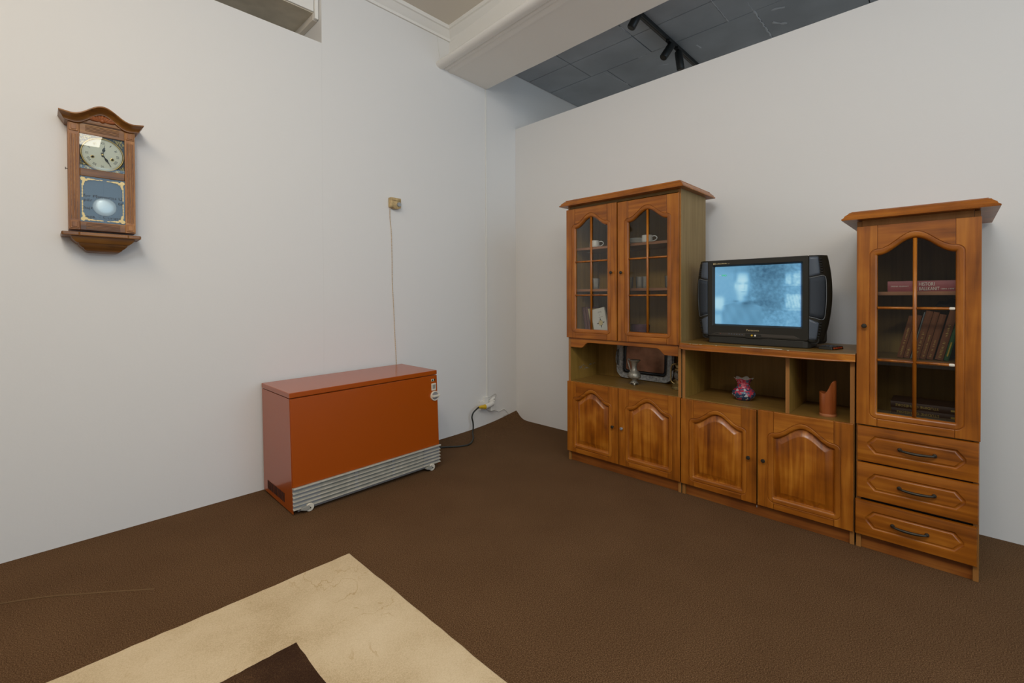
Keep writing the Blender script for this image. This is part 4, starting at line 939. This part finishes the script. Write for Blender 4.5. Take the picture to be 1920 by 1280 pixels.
obj('minus_sign', bx(TX+.0125, TX+.0130, -2.1145, -2.107, 1.3222, 1.3238), 'china', scr)
lettering('Panasonic', .0145, 'tv_gold', frame, (TX-.0002, -2.258, 1.0025), Yr, Zu, Xo, width=.066)
mk = obj('maker_mark', bx(TX-.0008, TX, -2.0905, -2.0765, 1.387, 1.396), 'tv_gold', frame)
obj('mark_cut', bx(TX-.0011, TX-.0004, -2.0890, -2.0842, 1.3885, 1.3945), 'tv', mk)
random.seed(4); bm = B(); y = -2.094
while y > -2.168:
    w_ = random.uniform(.002, .005); hgt = random.uniform(.0025, .0055) if y > -2.150 else .002
    box(bm, TX-.0006, TX, y-w_, y, 1.389, 1.389+hgt); y -= w_+.0012+(.004 if abs(y+2.150) < .004 else 0)
obj('small_print', bm, 'tv_gold', frame)
# control strip under the screen
cp_ = [(-2.060, .972), (-2.092, .987), (-2.240, .990), (-2.330, .990), (-2.495, .988), (-2.525, .972)]
strip = obj('control_strip', prism(B(), cp_, lambda y, z: (TX-.0012, y, z), lambda y, z: (TX+.002, y, z-.002)), 'tv_door', t, bevel=.001)
bm = B(); box(bm, TX-.0028, TX, -2.336, -2.254, .9635, .9885); obj('socket_bay', bm, 'tv', strip, bevel=.002)
for y, mt in ((-2.289, 'yellow'), (-2.306, 'paper')):
    j_ = obj('phono_socket', lathe(B(), [(.0052, 0), (.0052, -.002), (.003, -.002), (.003, -.0005), (0, -.0005)], (TX-.0027, y, .979), 16, axis='x'), mt, strip)
for k in range(6):
    obj('push_button', lathe(B(), [(.0028, 0), (.0028, -.0018), (0, -.0024)], (TX-.0011, -2.166-.0142*k, .9815-.0002*k), 12, axis='x'), 'tv_plate', strip)
obj('power_button', bx(TX-.003, TX-.001, -2.108, -2.088, .978, .983), 'tv', strip, bevel=.0006)
obj('standby_light', lathe(B(), [(.0018, 0), (.0012, -.0015), (0, -.0018)], (TX-.0011, -2.117, .9815), 10, axis='x'), 'red', strip)
# curved speaker wings
def wing(sg):
    nz_ = 24; y_in = TC+sg*(-.2585); zc, zh = 1.187, .225
    def outer(z): return .348-.57*(z-1.215)**2
    prof_n = 10
    def sect(z):
        yo = outer(z); P = []
        for k in range(prof_n+1):                       # front face sweeps back as it goes out
            q = k/prof_n; yy = .2585+(yo-.2585)*q; P.append((-.4775+.062*q**2.6, yy))
        P += [(-.405, yo+.001), (-.392, yo-.004), (-.34, yo-.02), (-.34, .2585)]
        return [(x, TC-sg*yy, z) for x, yy in P]
    bm = B(); zs = [zc-zh+2*zh*i/nz_ for i in range(nz_+1)]
    loft(bm, [sect(z) for z in zs], True, True, True)
    w = obj('speaker_wing', bm, 'tv', t, smooth='auto')
    def plate(name, z0, z1, q0, q1, lift, mat, slope0=0, slope1=0, mk=10):
        bm = B(); rings = []
        for i in range(mk+1):
            q = q0+(q1-q0)*i/mk; col = []
            for j in range(9):
                f = j/8; z = (z0+slope0*(i/mk))*(1-f)+(z1+slope1*(i/mk))*f
                yo = outer(z); yy = .2585+(yo-.2585)*q
                col.append((-.4775+.062*q**2.6-lift, TC-sg*yy, z))
            rings.append(col)
        loft(bm, rings, False); 
        o = obj(name, bm, mat, w, smooth=True); md = o.modifiers.new('thick', 'SOLIDIFY'); md.thickness = .002; md.offset = 0
    plate('upper_plate', 1.300, 1.404, .02, .56, .0022, 'tv_plate', .012, 0)
    plate('lower_plate', .972, 1.080, .02, .56, .0022, 'tv_plate', 0, -.020)
    plate('grille', 1.094, 1.290, .03, .78, .0016, 'tv_grille', -.016, .014)
    def rim(path): 
        P = []
        for q, z in path:
            yo = outer(z); P.append((-.4775+.062*q**2.6-.0022, TC-sg*(.2585+(yo-.2585)*q), z))
        obj('rim', tube(B(), smooth_path(P, 5), .0016, 6), 'tv_rim', w, smooth=True)
    rim([(.02, 1.293), (.3, 1.298), (.62, 1.305), (.74, 1.303), (.80, 1.285), (.80, 1.187), (.80, 1.10), (.74, 1.079), (.62, 1.077), (.3, 1.086), (.02, 1.091)])
    for q_ in (0, 1):
        z0, z1 = ((1.322, 1.388), (.985, 1.056))[q_]
        for k in range(6):
            z = z0+(z1-z0)*k/5; yo = outer(z)
            obj('vent_slot', bx(-.4775+.062*.60**2.6-.0028, -.455+.02, TC-sg*(.2585+(yo-.2585)*.64)-.0065, TC-sg*(.2585+(yo-.2585)*.64)+.0065, z, z+.006), 'dark', w)
wing(1); wing(-1)
# remote control on the cabinet top
p1, p2, p3 = Vector((-.443, -2.597, 0)), Vector((-.464, -2.661, 0)), Vector((-.356, -2.694, 0))
e1, e2 = (p1-p2), (p3-p2); z0 = .9234
t = thing('remote_control', 'black remote control with orange-red keys lying right of the television', 'remote control', tuple(p2+Vector((0, 0, z0))))
def RP(a, b, z): q = p2+e1*a+e2*b; return (q.x, q.y, z0+z)
obj('casing', prism(B(), [(0, 0), (1, 0), (1, 1), (0, 1)], lambda a, b: RP(a, b, 0), lambda a, b: RP(.04+a*.92, .03+b*.94, .0155)), 'tv', t, bevel=.002)
for k in range(4):
    b0 = .14+.20*k
    obj('orange_key', prism(B(), [(b0, .004), (b0+.14, .004), (b0+.14, .0115), (b0, .0115)], lambda b, z: RP(-.02+.03*z/.0155, b, z), lambda b, z: RP(.06, b, z)), 'orange_btn' if k != 2 else 'red', t)
for k in range(6):
    obj('grey_key', prism(B(), [(.2+.28*(k % 3), .2+.35*(k//3)), (.36+.28*(k % 3), .2+.35*(k//3)), (.36+.28*(k % 3), .36+.35*(k//3)), (.2+.28*(k % 3), .36+.35*(k//3))], lambda a, b: RP(a, b, .015), lambda a, b: RP(a, b, .0172)), 'tv_plate', t)
s_ = obj('paper_strip', bx(-.6045, -.597, -2.468, -2.266, .9231, .9241), 'paper'); tag(s_, 'narrow white strip lying along the front edge below the television', 'strip')
# ------------------------------------------------------------------ wall clock
t = thing('wall_clock', 'dark wooden pendulum wall clock with arched top and roman dial', 'clock', (-3.045, 0, 1.78))
CX = -3.045; FY = -.090; EX = .123
case = obj('case', bx(CX-EX, CX+EX, -.074, 0, 1.532, 2.046), 'clock', t, bevel=.001)
door = obj('door_frame', bx(CX-.083, CX+.083, -.0895, -.074, 1.7925, 1.8285), 'clock_x', t, bevel=.003)
def fluted(name, x0, x1, z0, z1, vertical, parent=t, nfl=3):
    """front strip with stopped flutes"""
    o = obj(name, bx(x0, x1, FY, -.074, z0, z1), 'clock' if vertical else 'clock_x', parent, bevel=.0015)
    return o
for x0, x1 in ((CX-EX, CX-.083), (CX+.083, CX+EX)):
    st_ = fluted('stile', x0, x1, 1.532, 2.046, True)
    cx_ = (x0+x1)/2
    for k in (-1, 0, 1):
        for s2 in (-1, 1): obj('flute_ridge', bx(cx_+k*.0098+s2*.0028-.0012, cx_+k*.0098+s2*.0028+.0012, FY-.0022, FY, 1.583, 1.985), 'clock', st_, bevel=.0008)
        obj('flute', bx(cx_+k*.0098-.0018, cx_+k*.0098+.0018, FY-.0005, FY+.0004, 1.585, 1.983), 'clock_x', st_)
    for z0 in (2.001, 1.538):
        bl = obj('corner_block', bx(x0+.004, x1-.004, FY-.004, FY, z0, z0+.036), 'clock', st_, bevel=.002)
        obj('block_field', bx(x0+.010, x1-.010, FY-.0065, FY-.0035, z0+.006, z0+.030), 'clock', bl, bevel=.0015)
for z0, z1 in ((1.995, 2.046), (1.532, 1.572)):
    rl = fluted('rail', CX-.083, CX+.083, z0, z1, False)
    zc = (z0+z1)/2+(.004 if z0 > 1.9 else 0)
    for k in range(5):
        zz = zc-.013+.0065*k
        obj('reed', bx(CX-.062, CX+.062, FY-.003, FY, zz-.0019, zz+.0019), 'clock_x', rl, bevel=.0009)
# arched cornice
def crest(s): return 2.0735+.0565*(.5+.5*math.cos(PI*min(1, abs(s)/.74)))**1.15+.006*max(0, abs(s)-.74)/.26
n = 44; pf = [(-.0, 0, 1.0), (-.136, 0, 1.0), (-.137, -.006, 1.0), (-.132, -.009, .985), (-.120, -.013, .965), (-.109, -.021, .925), (-.103, -.030, .895), (-.103, -.034, .885), (-.097, -.036, .86), (0, -.036, .86)]
sect = []
for i in range(n+1):
    s = -1+2*i/n; sect.append([(CX+.155*s*k, y, crest(s)+dz) for y, dz, k in pf])
obj('cornice', loft(B(), sect, True, True, True), 'clock_x', t, smooth='auto')
bm = B(); low = [(CX+.128, 2.044), (CX-.128, 2.044)]
prism(bm, [(CX+.135*(-1+2*i/30), crest(-1+2*i/30)-.030) for i in range(31)]+low, lambda x, z: (x, -.094, z), lambda x, z: (x, -.02, z))
ped = obj('pediment', bm, 'clock_x', t)
obj('pediment_fillet', bx(CX-.118, CX+.118, -.098, -.09, 2.046, 2.053), 'clock_x', ped, bevel=.002)
# carved leaf spray
bm = B()
for k in range(-4, 5):
    a = PI/2-k*.33; L_ = .050 if abs(k) > 2 else .040-.002*abs(k)
    c0 = Vector((CX+.012*math.cos(a), -.096, 2.066)); e = Vector((CX+(L_*1.12)*math.cos(a), -.097, 2.0645+L_*.82*max(.06, math.sin(a))))
    tube(bm, [c0, c0.lerp(e, .3), c0.lerp(e, .6), c0.lerp(e, .85), e], lambda s: .001+.0072*math.sin(PI*(s*.9+.05)), 8)
lathe(bm, [(.011, 0), (.009, -.005), (.004, -.008), (0, -.009)], (CX, -.095, 2.070), 14, axis='y')
obj('carved_leaves', bm, 'carving', t, smooth='auto')
# bottom shelf and drop
sh = [(CX-.150, 0), (CX-.150, -.126), (CX-.146, -.132), (CX-.092, -.132), (CX-.086, -.137), (CX+.086, -.137), (CX+.092, -.132), (CX+.136, -.132), (CX+.140, -.126), (CX+.140, 0)]
bm = prism(B(), sh, lambda x, y: (x, y, 1.499), lambda x, y: (x, y, 1.5165)); obj('base_shelf', bm, 'clock_x', t, bevel=.004, segs=3)
bm = B()
steps = [(.118, -.112, 1.500), (.114, -.110, 1.488), (.104, -.104, 1.476), (.096, -.100, 1.469), (.090, -.096, 1.468), (.088, -.094, 1.460), (.080, -.088, 1.450), (.072, -.082, 1.446), (.070, -.080, 1.440), (.058, -.070, 1.430), (.052, -.064, 1.4285)]
loft(bm, [[(CX-hw, 0, z), (CX-hw, y, z), (CX+hw, y, z), (CX+hw, 0, z)] for hw, y, z in steps], True, True, True)
obj('drop_moulding', bm, 'clock_x', t, smooth='auto')
# dial
DZ = 1.909
dp = obj('dial_plate', bx(CX-.083, CX+.083, -.0765, -.074, 1.8285, 1.995), 'reflect_blue', t)
obj('bezel_ring', lathe(B(), [(.0825, -.0762), (.0825, -.080), (.079, -.0835), (.0755, -.082), (.074, -.0775)], (CX, 0, DZ), 56, axis='y', cap0=False), 'brass', t, smooth=True)
dial = obj('dial', lathe(B(), [(.0750, -.0772), (.0745, -.0785), (0, -.0785)], (CX, 0, DZ), 56, axis='y'), 'dial', t)
random.seed(9)
for sx_ in (1, -1):
    for sz_ in (1, -1):
        bm = B()
        for k in range(26):
            a = random.random(); c = random.random()*(1-a)
            px, pz = .080-.040*a, .080-.040*c
            if px*px+pz*pz < .0862**2: continue
            lathe(bm, [(0, -.003), (.003, -.0015), (.0042, .001), (0, .0015)], (CX+sx_*px, -.077, DZ+sz_*pz+.001), 8, axis='y')
        obj('spandrel', bm, 'brass_trim', t, smooth=True)
for k, s in enumerate(['XII', 'I', 'II', 'III', 'IIII', 'V', 'VI', 'VII', 'VIII', 'IX', 'X', 'XI']):
    a = PI/2-2*PI*k/12; r_ = .0515; d = Vector((math.cos(a), 0, math.sin(a))); tg = Vector((math.sin(a), 0, -math.cos(a)))
    wd_ = {1: .0028, 2: .007, 3: .0115, 4: .016}[len(s)] if 'V' not in s and 'X' not in s else .0055+.0042*(len(s)-1)+.001
    lettering(s, .0165, 'ink', dial, Vector((CX, -.0788, DZ))+d*r_-tg*wd_/2, tg, d, (0, -1, 0), width=wd_, depth=.0001, name='numeral')
obj('minute_ring', lathe(B(), [(.0712, -.0788), (.0712, -.0790), (.0706, -.0790), (.0706, -.0788)], (CX, 0, DZ), 56, axis='y', cap0=False), 'ink', dial)
for x_, z_ in ((CX-.0365, DZ-.016), (CX+.0365, DZ-.017)):
    w_ = obj('winding_hole', lathe(B(), [(.0075, -.0786), (.0075, -.0795), (.0050, -.0800), (.0046, -.0787), (0, -.0787)], (x_, 0, z_), 20, axis='y'), 'brass', dial)
    obj('winding_square', lathe(B(), [(.0046, -.0785), (.0046, -.0792), (0, -.0792)], (x_, 0, z_), 16, axis='y'), 'dark', w_)
def hand(ang, L_, wdt, y):
    d = Vector((math.sin(ang), 0, math.cos(ang))); q = Vector((math.cos(ang), 0, -math.sin(ang))); c = Vector((CX, 0, DZ))
    pts = [(-.010, .0022), (0, .0030), (.3, .0016), (.36, wdt), (.46, wdt*1.15), (.55, wdt), (.62, .0014), (.68, wdt*.9), (.72, .001), (1, .0004)]
    P = [(b*L_ if b > 0 else b, w) for b, w in pts]
    poly = P+[(b, -w) for b, w in reversed(P)]
    obj('hand', prism(B(), poly, lambda b, w: tuple(c+d*b+q*w+Vector((0, y, 0))), lambda b, w: tuple(c+d*b+q*w+Vector((0, y-.0008, 0)))), 'ink', dial)
hand(math.radians(11), .050, .0052, -.0815); hand(math.radians(149), .0625, .0042, -.0828)
obj('hand_boss', lathe(B(), [(.005, -.079), (.005, -.0838), (.003, -.085), (0, -.0855)], (CX, 0, DZ), 16, axis='y'), 'brass', dial)
obj('dial_pane', bx(CX-.083, CX+.083, -.0878, -.0872, 1.8285, 1.995), 'glass', t)
# pendulum window
obj('window_back', bx(CX-.083, CX+.083, -.0755, -.074, 1.572, 1.7925), 'reflect_blue', t)
pd = obj('pendulum', lathe(B(), [(.0445, -.0758), (.0455, -.0775), (.042, -.0805), (.025, -.0835), (0, -.0845)], (CX+.006, 0, 1.652), 48, axis='y'), 'bob', t, smooth=True)
obj('pendulum_rod', bx(CX+.003, CX+.009, -.0785, -.0765, 1.69, 1.792), 'reflect_blue', pd)
lp_ = obj('lower_pane', bx(CX-.083, CX+.083, -.0878, -.0872, 1.572, 1.7925), 'glass', t)
for tx_, x_, z_, w_ in (('for Memories U', -3.116, 1.6925, .142), ('për', -3.116, 1.6725, .031), ('të', -2.990, 1.6685, .020), ('Bajr', -3.122, 1.6345, .039), ('-aga. - Curato', -3.116, 1.5935, .140)):
    lettering(tx_, .0195, 'ink', lp_, (x_, -.0880, z_), (1, 0, 0), (0, 0, 1), (0, -1, 0), width=w_, depth=.0001)  # window lettering reflected in the glass, drawn as black print
# gilt scroll border on the lower pane
random.seed(14); bm = B()
def blob(x, z, rx, rz):
    k = 9; P = [(x+rx*math.cos(2*PI*i/k)*random.uniform(.8, 1.15), z+rz*math.sin(2*PI*i/k)*random.uniform(.8, 1.15)) for i in range(k)]
    o_ = random.uniform(0, .0006); prism(bm, P, lambda a, b: (a, -.0884-o_, b), lambda a, b: (a, -.0880, b))
xa, xb_, za, zb_ = CX-.078, CX+.078, 1.5785, 1.786
for x, z in ((xa+.005, za+.006), (xb_-.005, za+.006), (xa+.005, zb_-.008), (xb_-.005, zb_-.008)):
    sx_ = 1 if x < CX else -1; sz_ = 1 if z < 1.68 else -1
    blob(x, z, .009, .010); blob(x+sx_*.010, z+sz_*.004, .008, .007); blob(x+sx_*.003, z+sz_*.013, .0055, .008); blob(x+sx_*.0005, z+sz_*.024, .005, .008)
    blob(x+sx_*.021, z-sz_*.001, .008, .005); blob(x+sx_*.032, z-sz_*.001, .007, .004)
for k in range(6):
    for z in (za+.004, zb_-.006):
        if k != 3: blob(xa+.044+k*.0135, z+random.uniform(-.001, .001), .0075, .0025)
for k in range(11):
    for x in (xa+.003, xb_-.003):
        if k != 5: blob(x, za+.036+k*.0135, .0026, .008)
obj('gilt_border', bm, 'gilt', lp_)
ky_ = obj('door_key', tube(B(), [(CX-EX+.002, -.055, 1.823), (CX-EX-.008, -.055, 1.823)], .0015, 8), 'iron', t)
obj('key_bow', tube(B(), [(CX-EX-.008, -.055+.005*math.cos(a_*PI/6), 1.823+.005*math.sin(a_*PI/6)) for a_ in range(13)], .0013, 6, False), 'iron', ky_)
